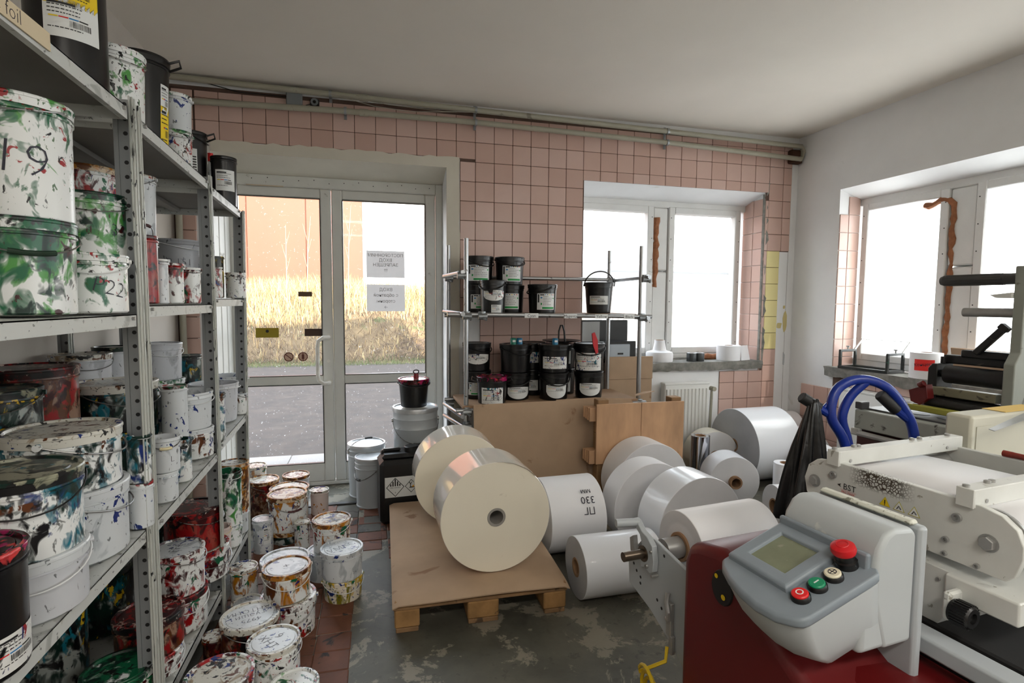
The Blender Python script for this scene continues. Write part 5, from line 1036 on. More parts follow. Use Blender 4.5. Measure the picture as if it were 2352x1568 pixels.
for s, da, sz in (('ПГ', -.22, .055), ('330', .05, .058), ('мм', .28, .042)):
    text(mk, s, lambda u, v: (.235 - u, -math.cos(rad(36) + da - v / .217) * .2188, math.sin(rad(36) + da - v / .217) * .2188), sz, 0, 1)
O('lettering', mk, PEN, r3)
roll('shorter white roll with bright brown core, lying beside the pallet', (2.14, -1.775, .151), 90, .15, .42, WGL, SHADE_END, .036, group=GR_)
roll('rearmost broad white roll of the leaning trio', (2.964, -1.06, .271), -2, .271, .22, WPAP, WEND, .04, group=GR_)
roll('middle white roll of the leaning trio, dog-eared wrapper', (2.78, -1.40, .262), -4, .262, .16, WPAP, WEND, .04, group=GR_)
roll('foremost white roll of the leaning trio with a crumpled shiny cover', (2.88, -1.74, .27), -5, .27, .21, WGL, WEND, .04, group=GR_)
roll('white roll with its brown core tube sticking out', (3.70, -.93, .183), 14, .183, .20, WGL, WEND, .034, .012, .03, group=GR_)
roll('largest white roll, its end darkened for shade, under the corner', (4.07, -.42, .30), 88, .30, .42, WGL, SHADE_END, .04, .014, group=GR_)
roll('pale yellowish roll leaning by the radiator', (3.90, -.42, .21), 4, .21, .16, mat('yellowed_paper', L(222, 218, 204), .6), WEND, .04, group=GR_)
roll('white roll in the corner lying behind the dark-ended one', (4.48, -.16, .36), 86, .13, .44, WPAP, WEND, .04, group=GR_)
roll('round white roll at the right wall, above the floor rolls', (4.72, -.52, .21), 20, .19, .22, WPAP, WEND, .04, group=GR_)
roll('white roll half covered by the black bag', (4.40, -1.06, .20), 25, .20, .25, WPAP, WEND, .04, group=GR_)
roll('dark-faced white roll behind the blue trolley loops', (4.54, -1.34, .22), 95, .22, .28, WPAP, SHADE_END, .04, group=GR_)
r5, M5 = roll('white roll marked 5 мм in blue, behind the machine', (3.72, -1.30, .14), 100, .14, .30, WPAP, WEND, .04, group=GR_)
mk = MB()
for s, du, sz in (('5', .02, .07), ('мм', .10, .045)): text(mk, s, lambda u, v: (.12 + u, -math.cos(rad(50) + v / .14 + (du - .06) / .14) * .1412 + .0, math.sin(rad(50) + v / .14 + (du - .06) / .14) * .1412), sz, 0, 1, PI)
O('lettering', mk, mat('blue_marker', L(40, 56, 140), .5), r5)
for lab, x, y, r_, h, sm in (('slim upright white roll with open brown core', 4.02, -1.06, .08, .34, WPAP), ('upright mirror silver foil roll by the plywood panel', 3.63, -.60, .072, .45, mat('silver_foil', L(205, 206, 214), .08, 1))):
    t_ = T('foil_roll' if 'foil' in lab else 'paper_roll', lab, 'roll', (x, y, 0)); O('wound_paper', MB().lathe([(.04, 0), (r_, 0), (r_, h), (.04, h)], 40), sm, t_); O('core', MB().lathe([(.04, h + .001), (.032, h + .001), (.032, .02), (0, .02)], 26), CORE, t_)
# ------------------------------------------------------------------ label press in the right foreground (axes turned 6 degrees)
MX, MY = 1.9, -3.5; A6 = rad(6)
def mw(e1, e2, z): return (e1 * math.cos(A6) - e2 * math.sin(A6), e1 * math.sin(A6) + e2 * math.cos(A6), z)
OFF = (-MX, -MY, 0)
def MT(name, label, cat): return T(name, label, cat, mw(MX, MY, 0), A6)
def P_(name, mb, m, par, bev=0, seg=3, sub=False):
    o = O(name, mb, m, par, None if sub else OFF)
    if bev: md = o.modifiers.new('bevel', 'BEVEL'); md.width = bev; md.segments = seg; md.limit_method = 'ANGLE'; md.angle_limit = rad(30)
    return o
REDM = mat('dark_red_moulded_cover', L(92, 14, 16), .42, var=.1, vs=4, bmp=.04, bs=120)
GREYM = mat('grey_machine_paint', L(168, 174, 178), .4, var=.04, vs=5, dirt=L(140, 140, 136), dthr=.7, ds=12)
GREYC = mat('light_grey_console_plastic', L(176, 182, 184), .45, var=.04, vs=4, dirt=L(206, 208, 200), dthr=.66, ds=9)
GREYD = mat('blue_grey_console_panel', L(128, 138, 146), .42, var=.06, vs=5, dirt=L(96, 102, 106), dthr=.68, ds=14)
IVORY, t, b = newmat('ivory_machine_paint_worn'); v = coords(t); b.inputs['Roughness'].default_value = .45
base_ = ramp(t, noise(t, v, 7, 4), [(.3, L(196, 198, 193)), (.7, L(212, 214, 210))])
base_ = mix(t, ramp(t, noise(t, v, 26, 6, 1), [(.66, (0, 0, 0)), (.69, (1, 1, 1))]), base_, L(150, 148, 138))
sp_ = nd(t, 'SeparateXYZ'); t.links.new(v, sp_.inputs[0])
def win(o, c, w):
    a = nd(t, 'Math', operation='SUBTRACT'); t.links.new(o, a.inputs[0]); a.inputs[1].default_value = c; q = nd(t, 'Math', operation='ABSOLUTE'); t.links.new(a.outputs[0], q.inputs[0])
    d = nd(t, 'MapRange'); t.links.new(q.outputs[0], d.inputs[0]); d.inputs[1].default_value = w * .5; d.inputs[2].default_value = w; d.inputs[3].default_value = 1; d.inputs[4].default_value = 0; return d.outputs[0]
mm = nd(t, 'Math', operation='MULTIPLY'); t.links.new(win(sp_.outputs['Y'], -3.51, .075), mm.inputs[0]); t.links.new(win(sp_.outputs['Z'], 1.08, .026), mm.inputs[1])
vo = nd(t, 'TexVoronoi'); vo.feature = 'DISTANCE_TO_EDGE'; vo.inputs['Scale'].default_value = 150; t.links.new(v, vo.inputs['Vector'])
vr = ramp(t, vo.outputs['Distance'], [(.10, (1, 1, 1)), (.16, (0, 0, 0))]); m0 = nd(t, 'Math', operation='MULTIPLY'); t.links.new(mm.outputs[0], m0.inputs[0]); t.links.new(win(sp_.outputs['X'], 1.9, .1), m0.inputs[1]); m3 = nd(t, 'Math', operation='MULTIPLY'); t.links.new(m0.outputs[0], m3.inputs[0]); t.links.new(vr, m3.inputs[1])
base_ = mix(t, m3.outputs[0], base_, L(70, 60, 50)); t.links.new(base_, b.inputs['Base Color'])
BLKM = mat('black_machine_part', L(20, 20, 20), .45, var=.2, dirt=L(70, 66, 60), dthr=.68, ds=20); RUB = mat('black_rubber_roller', L(26, 27, 29), .38); DARKIN = mat('machine_interior_shade', L(22, 22, 22), .8)
WEB = mat('white_paper_web', L(232, 233, 236), .45)

def hexbolt(mb, c, r, h, ax=-1, mi=0):
    """hex head on a face looking to -e1"""
    x, y, z = c; mb.lathe([(0, 0), (r * 1.25, 0), (r * 1.25, .0015), (0, .0015)], 20, mi, Matrix.Translation((x, y, z)) @ Matrix.Rotation(-PI / 2, 4, 'Y')); mb.lathe([(r, 0), (r, h * .85), (r * .88, h), (0, h)], 6, mi, Matrix.Translation((x, y, z)) @ Matrix.Rotation(-PI / 2, 4, 'Y'))
def sockbolt(mb, c, r, h, mi=0):
    mb.lathe([(0, h * .3), (r * .5, h * .3), (r * .5, h), (r * .95, h), (r, h * .9), (r, 0), (0, 0)], 18, mi, Matrix.Translation(c) @ Matrix.Rotation(-PI / 2, 4, 'Y'))

def bolts(par, name, fn, specs):
    for q in specs: mb = MB(); fn(mb, *q); P_(name, mb, STEEL, par, sub=par.parent is not None)
pr = MT('label_press', 'dark red and grey label press with tilted control console in the foreground', 'machine')
# body covers
P_('side_cover', MB().prism([(-3.312, 0), (-3.312, .88), (-3.325, .918), (-3.36, .935), (-3.43, .95), (-3.50, .93), (-3.58, .84), (-3.66, .79), (-4.3, .68), (-4.3, 0)], 0, 1.525, 1.80), REDM, pr, .022, 4)
P_('lower_cover', MB().prism([(1.60, 0), (1.60, .775), (1.66, .80), (1.84, .79), (1.84, 0)], 1, -4.3, -3.60), REDM, pr, .02, 4)
bp_ = MB().lathe([(0, 0), (.038, 0), (.036, .004), (0, .004)], 28, 0, Matrix.Translation((1.5245, -3.445, .875)) @ Matrix.Rotation(-PI / 2, 4, 'Y') @ Matrix.Diagonal((1.0, .8, 1, 1)))
o = P_('black_plate', bp_, BLKPL, pr); P_('yellow_mark', MB().lathe([(0, .0045), (.006, .0045), (.006, .005), (0, .005)], 12, 0, Matrix.Translation((1.524, -3.452, .858)) @ Matrix.Rotation(-PI / 2, 4, 'Y')).lathe([(0, .0045), (.005, .0045), (.005, .005), (0, .005)], 12, 0, Matrix.Translation((1.524, -3.43, .895)) @ Matrix.Rotation(-PI / 2, 4, 'Y')), YBAR, o, sub=True)
P_('foot_knob', MB().lathe([(0, 0), (.05, 0), (.045, .012), (0, .016)], 28, 0, Matrix.Translation((1.735, -3.79, .7995))), BLKPL, pr)
P_('dark_recess_block', MB().box((2.12, -3.72, .52), (.50, .5, .64), 0, None, .004), DARKIN, pr)  # black box stands in for the shaded opening behind the rail
P_('base_frame', MB().box((2.06, -3.7, .12), (.6, 1.1, .24), 0, None, .01), GREYM, pr, .006)
P_('frame_rail', MB().box((1.81, -3.82, .835), (.05, .46, .034), 0, None, .004).box((1.81, -4.03, .60), (.04, .04, .45)), GREYM, pr, .004)
# console
con = P_('control_console', MB(), GREYD, pr)
th = rad(18.5); pc_ = Vector((1.563, -3.562, .99)); pu, pn = Vector((math.cos(th), 0, math.sin(th))), Vector((-math.sin(th), 0, math.cos(th)))
pq = lambda p, q, n_=0: pc_ + pu * p + Vector((0, q, 0)) + pn * n_
out = [(-.084, .077), (-.098, .062), (-.113, .03), (-.123, -.01), (-.128, -.05), (-.123, -.09), (-.108, -.119), (-.100, -.127), (-.09, -.130), (.05, -.136), (.07, -.136), (.085, -.12), (.085, .07), (.07, .080)]
def bowl(levels, top_in=0):
    mb = MB(); vs = []; n = len(out)
    for sp, sq, dz, dx in levels:
        for p, q in out: v_ = pq(dx + (p - .02) * sp + .02, -.03 + (q + .03) * sq, 0); v_.z += dz; vs.append(v_)
    fs = [(k * n + i, k * n + (i + 1) % n, (k + 1) * n + (i + 1) % n, (k + 1) * n + i) for k in range(len(levels) - 1) for i in range(n)]
    mb.add(vs, fs + [tuple(range(n))[::-1], tuple((len(levels) - 1) * n + i for i in range(n))]); return mb
panel = bowl([(.97, .97, -.02, .0), (1, 1, -.014, 0), (1, 1, -.004, 0), (.975, .98, 0, 0)])
con.data = panel.mesh('control_console', GREYD, 50)
md = con.modifiers.new('bevel', 'BEVEL'); md.width = .004; md.segments = 3; md.limit_method = 'ANGLE'
bo_ = P_('bowl', bowl([(.50, .74, -.142, .06), (.66, .84, -.132, .043), (.80, .905, -.105, .028), (.87, .935, -.08, .018), (.93, .96, -.045, .008), (.96, .97, -.02, .003)]), GREYC, con, sub=True); bo_.data.set_sharp_from_angle(angle=rad(65))
# raised bezel with the display
bz = MB(); ring = lambda s, n_: [pq(p * s, q * s, n_) for p, q in ((-.074, -.07), (.07, -.07), (.07, .071), (-.074, .071))]
R = [ring(1, .0), ring(.985, .010), ring(.93, .013), ring(.62, .0125), ring(.585, .006)]; vs = [p for q in R for p in q]
bz.add(vs, [(k * 4 + i, k * 4 + (i + 1) % 4, k * 4 + 4 + (i + 1) % 4, k * 4 + 4 + i) for k in range(4) for i in range(4)])
bzo = P_('bezel', bz, GREYD, con, .004, 3, True)
P_('screen', MB().add(ring(.59, .0065), [(0, 1, 2, 3)]), mat('unlit_green_grey_screen', L(116, 122, 98), .18, var=.1, vs=20, dirt=L(140, 142, 122), dthr=.62, ds=40, coat=.5), con, sub=True)
Mp = Matrix.Translation(pc_) @ Matrix(((pu.x, 0, pn.x, 0), (0, 1, 0, 0), (pu.z, 0, pn.z, 0), (0, 0, 0, 1)))
COLS = {'red': mat('red_button', L(214, 30, 34), .35), 'green': mat('green_button', L(14, 132, 92), .35), 'white': mat('white_button', L(220, 214, 190), .35)}
for p, q, c, lab in ((-.066, -.092, 'red', 'red push button with a white ring mark'), (-.027, -.093, 'green', 'green push button with a white bar mark'), (.011, -.094, 'white', 'white push button with a dark cross mark')):
    M = Mp @ Matrix.Translation((p, q, 0)); bo = P_('push_button', MB().lathe([(.0165, 0), (.0165, .006), (.0145, .009), (.0145, .006), (0, .006)], 28, 0, M), BLKPL, con, sub=True); bo['label'] = lab
    P_('button_cap', MB().lathe([(.0138, .004), (.0138, .0105), (.012, .012), (0, .0125)], 28, 0, M), COLS[c], bo, sub=True)
for p, q, c in ((-.066, -.092, 0), (-.027, -.093, 1), (.011, -.094, 2)):
    M = Mp @ Matrix.Translation((p, q, .0128)); mb = MB()
    if c == 0: mb.lathe([(.0045, 0), (.0065, 0)], 24, 0, M)
    elif c == 1: mb.box((0, 0, 0), (.011, .0022, .0004), 0, M)
    else: mb.lathe([(.0058, 0), (.007, 0)], 24, 0, M); mb.box((0, 0, 0), (.014, .0012, .0004), 0, M); mb.box((0, 0, 0), (.0012, .014, .0004), 0, M)
    P_('button_mark', mb, PEN if c == 2 else PAPERLBL, con, sub=True)
M = Mp @ Matrix.Translation((.052, -.088, 0)); es = P_('emergency_stop', MB().lathe([(.019, 0), (.019, .012), (.0155, .014), (.0155, .026), (0, .026)], 32, 0, M), BLKPL, con, sub=True)
P_('mushroom_cap', MB().lathe([(.012, .024), (.019, .027), (.021, .033), (.0195, .040), (.015, .043), (0, .0445)], 36, 0, M).lathe([(.009, .0442), (.010, .0447), (.011, .0438)], 36, 0, M), mat('red_mushroom_cap', L(196, 22, 30), .4), con, sub=True)
# hood over the console
hood = [(1.632, .955), (1.632, 1.012), (1.638, 1.045), (1.655, 1.070), (1.675, 1.080), (1.722, 1.076), (1.735, 1.062), (1.735, .86), (1.66, .86)]
P_('console_hood', MB().prism(hood, 1, -3.69, -3.488), GREYC, pr, .012, 4)
P_('console_body', MB().box((1.668, -3.59, .93), (.130, .196, .14)), GREYC, pr, .012, 4)
P_('hood_recess', MB().box((1.628, -3.585, 1.012), (.012, .19, .05), 0, None, .003), GREYD, pr, .003)
P_('hood_support', MB().box((1.747, -3.59, .93), (.022, .21, .29), 0, None, .005), GREYM, pr, .005)
P_('hood_ledge', MB().box((1.738, -3.588, 1.079), (.020, .19, .010), 0, None, .004), mat('chipped_ledge_paint', L(206, 208, 196), .5, var=.1, dirt=L(130, 130, 116), dthr=.56, ds=50), pr, .003)

# web guide: two side plates, crossbars, rollers, paper web
plate = [(-3.40, 1.097), (-3.352, 1.090), (-3.328, 1.070), (-3.318, 1.035), (-3.326, 1.0), (-3.355, .978), (-3.40, .972), (-3.745, .972), (-3.758, .985), (-3.768, 1.02), (-3.768, 1.045), (-3.757, 1.072), (-3.733, 1.09), (-3.70, 1.097)]
wg = P_('web_guide', MB().prism(plate, 0, 1.893, 1.908), IVORY, pr, .0015, 2)
P_('side_plate', MB().prism(plate, 0, 2.325, 2.34), IVORY, wg, .0015, 2, True)
bolts(wg, 'hex_bolt', hexbolt, (((1.893, -3.348, 1.034), .0125, .009), ((1.893, -3.716, 1.032), .0135, .011)))
bolts(wg, 'bolt', sockbolt, [(c, rr, .006) for c, rr in (((1.893, -3.398, 1.064), .0085), ((1.893, -3.663, 1.061), .0085), ((1.893, -3.646, 1.01), .006), ((1.893, -3.645, .981), .005), ((1.893, -3.701, .981), .005))])
for e2, s_ in ((-3.3995, 1), (-3.6765, 1)):
    cbx_ = P_('crossbar', MB().box((2.116, e2, 1.1065), (.456, .030, .036), 0, None, .0015).box((1.887, e2, 1.1065), (.004, .0305, .0365), 0, None, .001), IVORY, wg, sub=True)
    bolts(wg, 'screw', lambda mb, x: mb.lathe([(0, 0), (.006, 0), (.006, .005), (.004, .006), (0, .006)], 12, 0, Matrix.Translation((x, e2 + .004, 1.1245))), [(x,) for x in (1.895, 1.96, 1.975, 2.17, 2.20, 2.31)])
    bolts(wg, 'screw', lambda mb, x: mb.lathe([(0, 0), (.004, 0), (.004, .001), (0, .001)], 12, 0, Matrix.Translation((x, e2 - .0155, 1.10)) @ Matrix.Rotation(PI / 2, 4, 'X')), [(x,) for x in (1.925, 2.28)])
for e2, r_ in ((-3.372, .040), (-3.715, .050)): P_('guide_roller', MB().cyl((1.909, e2, 1.038), (2.324, e2, 1.038), r_, 40).cyl((1.9085, e2, 1.038), (1.914, e2, 1.038), r_ + .006, 40), STEEL, wg, sub=True)
wv = []
for i in range(9): a = PI - PI / 2 * i / 8 - .0; wv.append((-3.372 - .041 * math.cos(a) * 1.0, 1.038 + .041 * math.sin(a)))
wv = [(-3.372 + .041 * math.cos(a * PI / 16), 1.038 + .041 * math.sin(a * PI / 16) + .0) for a in range(0, 9)]; wv += [(-3.50, 1.0855), (-3.62, 1.0885)]
wv += [(-3.715 - .0512 * math.sin(a * PI / 16), 1.038 + .0512 * math.cos(a * PI / 16)) for a in range(0, 12)]
o = P_('paper_web', MB().grid(lambda u, v: (1.918 + .30 * u, *wv[min(len(wv) - 1, round(v * (len(wv) - 1)))]), 2, len(wv) - 1), WEB, wg, sub=True); o.data.polygons.foreach_set('use_smooth', [True] * len(o.data.polygons))
so_ = o.modifiers.new('thick', 'SOLIDIFY'); so_.thickness = .0008
fl_ = lambda y0, z0: (lambda u, v: (1.8922, y0 - u, z0 + v))
mk = MB(); text(mk, 'BST', fl_(-3.440, 1.044), .020, 0); text(mk, 'PRO MARK', fl_(-3.437, 1.031), .0068, 1); mk.add([fl_(-3.437, 1.031)(u, v) for u, v in ((-.02, -.005), (.02, -.005), (.02, -.0045), (-.02, -.0045))], [(0, 1, 2, 3)], 1); mk.add([fl_(-3.437, 1.031)(u, v) for u, v in ((-.02, .0045), (.02, .0045), (.02, .005), (-.02, .005))], [(0, 1, 2, 3)], 1)
mk.add([fl_(-3.415, 1.045)(u, v) for u, v in ((-.006, .0), (.004, .004), (.001, .0), (.004, -.005))], [(0, 1, 2, 3)], 0)
P_('maker_print', mk, [INK, RBAR], wg, sub=True)
for k, y0 in enumerate((-3.523, -3.553, -3.584)):
    tri = lambda s, dx: [(1.8925 - dx, y0 - s * q, 1.040 + s * w) for q, w in ((-1, -.6), (1, -.6), (0, 1.1))]
    mb = MB().add(tri(.0125, .0003), [(0, 1, 2)], 0).add(tri(.0105, .0006), [(0, 1, 2)], 1)
    if k == 0: mb.box((1.8917, y0, 1.042), (.0004, .002, .009), 2).box((1.8917, y0, 1.0355), (.0004, .002, .002), 2)
    else: mb.tube([(1.8917, y0 + .004, 1.036), (1.8917, y0, 1.043), (1.8917, y0 - .005, 1.037)], .001, 5, 2)
    P_('warning_triangle', mb, [INK if k == 9 else mat('dull_yellow', L(196, 186, 60), .5) if 'dull_yellow' not in D.materials else D.materials['dull_yellow'], [YBAR, PAPERLBL, PAPERLBL][k], INK], wg, sub=True)
# block, knob and lever under the guide
P_('mount_block', MB().prism([(-3.56, .955), (-3.675, .952), (-3.675, .885), (-3.66, .862), (-3.645, .835), (-3.56, .83)], 0, 1.88, 2.10).box((2.05, -3.72, .93), (.36, .12, .045), 0, None, .003), IVORY, pr, .003)
bolts(pr, 'screw', sockbolt, [((1.88, -3.60, .925), .006, .004), ((1.88, -3.61, .87), .009, .004), ((1.88, -3.645, .93), .004, .003)])
kn = MB(); kn.box((1.86, -3.685, .905), (.05, .014, .055), 0, None, .004); kb = P_('knob_plate', kn, IVORY, pr)
km_ = MB(); MK = Matrix.Translation((1.845, -3.692, .90)) @ Matrix.Rotation(PI / 2, 4, 'X'); km_.lathe([(.0, 0), (.021, 0), (.022, .01), (.022, .030), (.018, .034), (.010, .034), (.009, .028), (0, .028)], 30, 0, MK)
for i in range(24): a = i * PI / 12; km_.box((.0222 * math.cos(a), .0222 * math.sin(a), .018), (.003, .003, .026), 0, MK)
P_('knurled_knob', km_, BLKPL, kb, sub=True)
P_('lever_arm', MB().box((1.94, -3.70, .925), (.13, .018, .012), 0, None, .002).box((1.90, -3.70, .905), (.03, .03, .03), 0, None, .003), IVORY, pr)
# unwind arm at the far end
ua = P_('unwind_plate', MB().prism([(-3.085, .823), (-3.11, .826), (-3.26, .80), (-3.36, .78), (-3.36, .45), (-3.30, .50), (-3.20, .575), (-3.10, .62), (-2.992, .648), (-2.985, .72), (-3.02, .765), (-3.05, .80)], 0, 1.593, 1.603), GREYM, pr, .002, 2)
P_('lock_bracket', MB().prism([(-3.035, .862), (-3.05, .858), (-3.075, .838), (-3.10, .832), (-3.125, .815), (-3.133, .775), (-3.130, .745), (-3.115, .735), (-3.095, .742), (-3.075, .735), (-3.07, .755), (-3.078, .80), (-3.065, .825), (-3.035, .842)], 0, 1.575, 1.592), GREYM, ua, .002, 2, True)
P_('lever_bar', MB().cyl((1.585, -3.045, .851), (1.52, -3.03, .851), .0115, 18), GREYM, ua, sub=True)
P_('shaft', MB().cyl((1.51, -3.086, .779), (1.70, -3.086, .779), .013, 20).cyl((1.572, -3.086, .779), (1.583, -3.086, .779), .022, 24), mat('worn_shaft_steel', L(110, 98, 86), .32, .9, var=.25, vs=14), ua, sub=True)
P_('clamp_jaw', MB().prism([(-3.025, .80), (-3.03, .765), (-3.055, .75), (-3.06, .765), (-3.045, .785), (-3.04, .812)], 0, 1.57, 1.585), STEEL, ua, sub=True)
for y, z in ((-3.03, .70), (-3.05, .69), (-3.015, .715), (-3.13, .665), (-3.15, .652), (-3.155, .80), (-3.05, .672)): P_('drilled_hole', MB().lathe([(0, 0), (.0045, 0)], 12, 0, Matrix.Translation((1.5925, y, z)) @ Matrix.Rotation(-PI / 2, 4, 'Y')), INK, ua, sub=True)
bolts(ua, 'bolt', sockbolt, [((1.575, -3.105, .752), .006, .006), ((1.575, -3.122, .80), .004, .004)]); P_('pin', MB().cyl((1.592, -3.13, .735), (1.57, -3.13, .735), .004, 10), STEEL, ua, sub=True)
lt = MB(); lt.tube([(1.585, -3.185, .715), (1.578, -3.19, .695), (1.572, -3.205, .675), (1.574, -3.205, .655), (1.58, -3.19, .65)], .006, 8).box((1.586, -3.195, .65), (.012, .02, .09), 0, None, .002).box((1.586, -3.205, .585), (.012, .014, .05), 0, None, .002)
P_('toggle_latch', lt, STEEL, ua, sub=True)
P_('chuck', MB().cyl((1.64, -3.086, .779), (1.72, -3.086, .779), .030, 24), STEEL, ua, sub=True)
P_('counter_shaft', MB().cyl((1.98, -3.086, .779), (2.06, -3.086, .779), .016, 16), GREYM, ua, sub=True)
up_ = MT('paper_roll', 'white paper roll mounted on the press unwind shaft', 'roll')
MR = Matrix.Translation((1.70, -3.086, .779)) @ Matrix.Rotation(PI / 2, 4, 'Y')
P_('wound_paper', MB().lathe([(.0985, 0), (.10, .0015), (.10, .2785), (.0985, .28)], 72, 0, MR).lathe([(.04, .001), (.06, 0), (.065, .0012), (.07, 0), (.0985, 0)], 72, 1, MR).lathe([(.0985, .28), (.04, .28)], 72, 1, MR), [WPAP, WEND], up_)
P_('core', MB().lathe([(.0315, .26), (.0315, -.006), (.0405, -.006), (.0405, .02)], 36, 0, MR), CORE, up_)
P_('paper_tail', MB().grid(lambda u, v: (1.703 + .274 * u, -3.086 - .1005 * math.sin(min(v, .5) * PI * .75) - max(0, v - .5) * .24 * .35, .779 + .1005 * math.cos(min(v, .5) * PI * .75) - max(0, v - .5) * .20), 2, 20), WEB, up_)
hp = []
for i in range(170): a = i * .42; s_ = i / 169; hp.append(mw(1.48 + .06 * s_ + .008 * math.cos(a), -3.245 - .07 * s_ + .042 * math.cos(a), .535 - .16 * s_ + .042 * math.sin(a)))
tag(O('air_hose', MB().tube([mw(1.556, -3.225, .60), mw(1.545, -3.235, .57)] + hp + [mw(1.57, -3.30, .30), mw(1.55, -3.33, .02)], .0048, 7), mat('yellow_coiled_hose', L(190, 160, 24), .4, var=.2)), 'yellow coiled air hose hanging below the unwind plate', 'hose')

# second print unit behind, with rollers
pu2 = MT('print_unit', 'second dark print unit with black rollers below the right window', 'machine')
P_('lower_body', MB().box((3.22, -3.0, .47), (.60, .62, .94), 0, None, .01), mat('dark_red_unit_body', L(70, 16, 18), .5, var=.15), pu2, .01)
P_('deck_frame', MB().box((3.22, -2.98, .986), (.65, .56, .082), 0, None, .004), mat('worn_grey_deck_edge', L(150, 154, 148), .5, var=.1, dirt=L(60, 60, 56), dthr=.6, ds=16), pu2, .003)
P_('deck_plate', MB().box((3.235, -2.98, 1.030), (.60, .53, .008), 0, None, .002).box((2.92, -2.715, 1.045), (.05, .03, .03), 0, None, .003), mat('dirty_black_deck', L(58, 58, 60), .45, var=.3, vs=8), pu2)
for x, y in ((3.02, -2.88), (3.02, -2.99)): P_('deck_hole', MB().lathe([(0, 0), (.036, 0), (.036, .0008), (0, .0008)], 28, 0, Matrix.Translation((x, y, 1.0345)) @ Matrix.Diagonal((.8, 1.1, 1, 1))), INK, pu2)
P_('drip_rail', MB().cyl((2.885, -2.73, .93), (2.885, -3.18, .925), .012, 10).box((2.885, -2.72, .935), (.02, .04, .03), 0, None, .004), STEEL, pu2)
P_('roller_end_plate', MB().prism([(-2.855, 1.215), (-2.87, 1.235), (-2.89, 1.235), (-2.89, 1.08), (-2.87, 1.06), (-2.855, 1.09)], 0, 3.10, 3.20), BLKM, pu2, .003)
P_('rubber_roller', MB().cyl((3.13, -2.91, 1.195), (3.13, -3.115, 1.195), .036, 36).cyl((3.13, -2.88, 1.195), (3.13, -2.911, 1.195), .014, 16).cyl((3.13, -3.114, 1.195), (3.13, -3.15, 1.195), .014, 16), RUB, pu2)
P_('top_bar', MB().box((3.19, -3.01, 1.252), (.05, .28, .035), 0, None, .004).cyl((3.15, -2.88, 1.235), (3.15, -2.88, 1.262), .009, 10).box((3.17, -3.04, 1.28), (.04, .20, .03), 0, None, .004), BLKM, pu2, .002)
P_('lever', MB().box((0, 0, 0), (.022, .024, .13), 0, Matrix.Translation((3.14, -3.04, 1.335)) @ Matrix.Rotation(rad(40), 4, 'X'), .003).box((0, 0, .07), (.026, .034, .022), 0, Matrix.Translation((3.14, -3.04, 1.335)) @ Matrix.Rotation(rad(40), 4, 'X'), .003), BLKM, pu2)
P_('tray_bar', MB().box((3.11, -2.98, 1.125), (.04, .235, .035), 0, None, .003), mat('olive_grey_bar', L(122, 118, 96), .5, var=.15, dirt=L(70, 66, 54), dthr=.6, ds=20), pu2)
P_('scraper_bar', MB().cyl((3.06, -2.84, 1.085), (3.06, -3.16, 1.075), .018, 18).cyl((3.12, -2.86, 1.09), (3.12, -3.16, 1.085), .018, 18), BLKM, pu2)
P_('yellow_bar', MB().box((3.02, -2.94, 1.058), (.03, .2, .024), 0, None, .003), mat('olive_yellow_bar', L(150, 148, 62), .5, var=.12), pu2)
P_('red_bracket', MB().prism([(-2.835, 1.125), (-2.90, 1.155), (-2.91, 1.10), (-2.88, 1.07), (-2.845, 1.08)], 0, 3.02, 3.06).cyl((3.01, -2.88, 1.15), (3.01, -2.90, 1.162), .012, 10), REDM, pu2, .002)
P_('column_plate', MB().prism([(3.08, 1.0), (3.08, 1.26), (3.11, 1.30), (3.11, 1.615), (3.30, 1.615), (3.30, 1.0)], 1, -3.155, -3.120), mat('grey_green_column', L(140, 144, 136), .5, var=.12, dirt=L(90, 88, 80), dthr=.62, ds=18), pu2, .004)
sh1 = MB().cyl((3.148, -2.868, 1.571), (3.148, -3.12, 1.571), .021, 24)
for i in range(6): a = i * PI / 3; sh1.cyl((3.148 + .019 * math.cos(a), -2.88, 1.571 + .019 * math.sin(a)), (3.148 + .019 * math.cos(a), -3.07, 1.571 + .019 * math.sin(a)), .0055, 8)
sh1.lathe([(0, 0), (.017, .0), (.0215, .012)], 24, 0, Matrix.Translation((3.148, -2.857, 1.571)) @ Matrix.Rotation(PI / 2, 4, 'X'))
P_('reel_shaft', sh1, DSTEEL, pu2); P_('reel_shaft', MB().cyl((3.148, -2.945, 1.445), (3.148, -3.12, 1.445), .0175, 20), STEEL, pu2)
P_('shaft_bracket', MB().prism([(-3.05, 1.512), (-3.12, 1.52), (-3.12, 1.50), (-3.07, 1.50)], 0, 3.10, 3.17), IVORY, pu2, .002)
# beige cabinet of the press
cab = MT('control_cabinet', 'beige steel cabinet of the press with a yellow sheet on top', 'cabinet')
P_('housing', MB().box((2.80, -3.335, .58), (.68, .07, 1.16), 0, None, .006), mat('beige_cabinet_paint', L(196, 194, 178), .5, var=.04, vs=4, dirt=L(170, 166, 150), dthr=.7, ds=8), cab, .004)
P_('door_seam', MB().box((2.80, -3.3712, .60), (.64, .002, 1.06), 0, None, .001), mat('beige_cabinet_door', L(192, 190, 174), .5, var=.04), cab)
def Tm(name, label, cat, mb, m): return tag(O(name, mb, m, None, mw(0, 0, 0), (0, 0, A6)), label, cat)
Tm('yellow_sheet', 'yellow paper sheet lying on the beige cabinet', 'paper', MB().box((2.72, -3.336, 1.1615), (.20, .06, .0012), 0), mat('yellow_paper', L(222, 190, 110), .8))
Tm('steel_ruler', 'bare steel ruler jutting over the beige cabinet edge', 'ruler', MB().prism([(2.307, -3.489), (2.295, -3.508), (2.82, -3.39), (2.82, -3.35)], 2, 1.1628, 1.1642), STEEL)
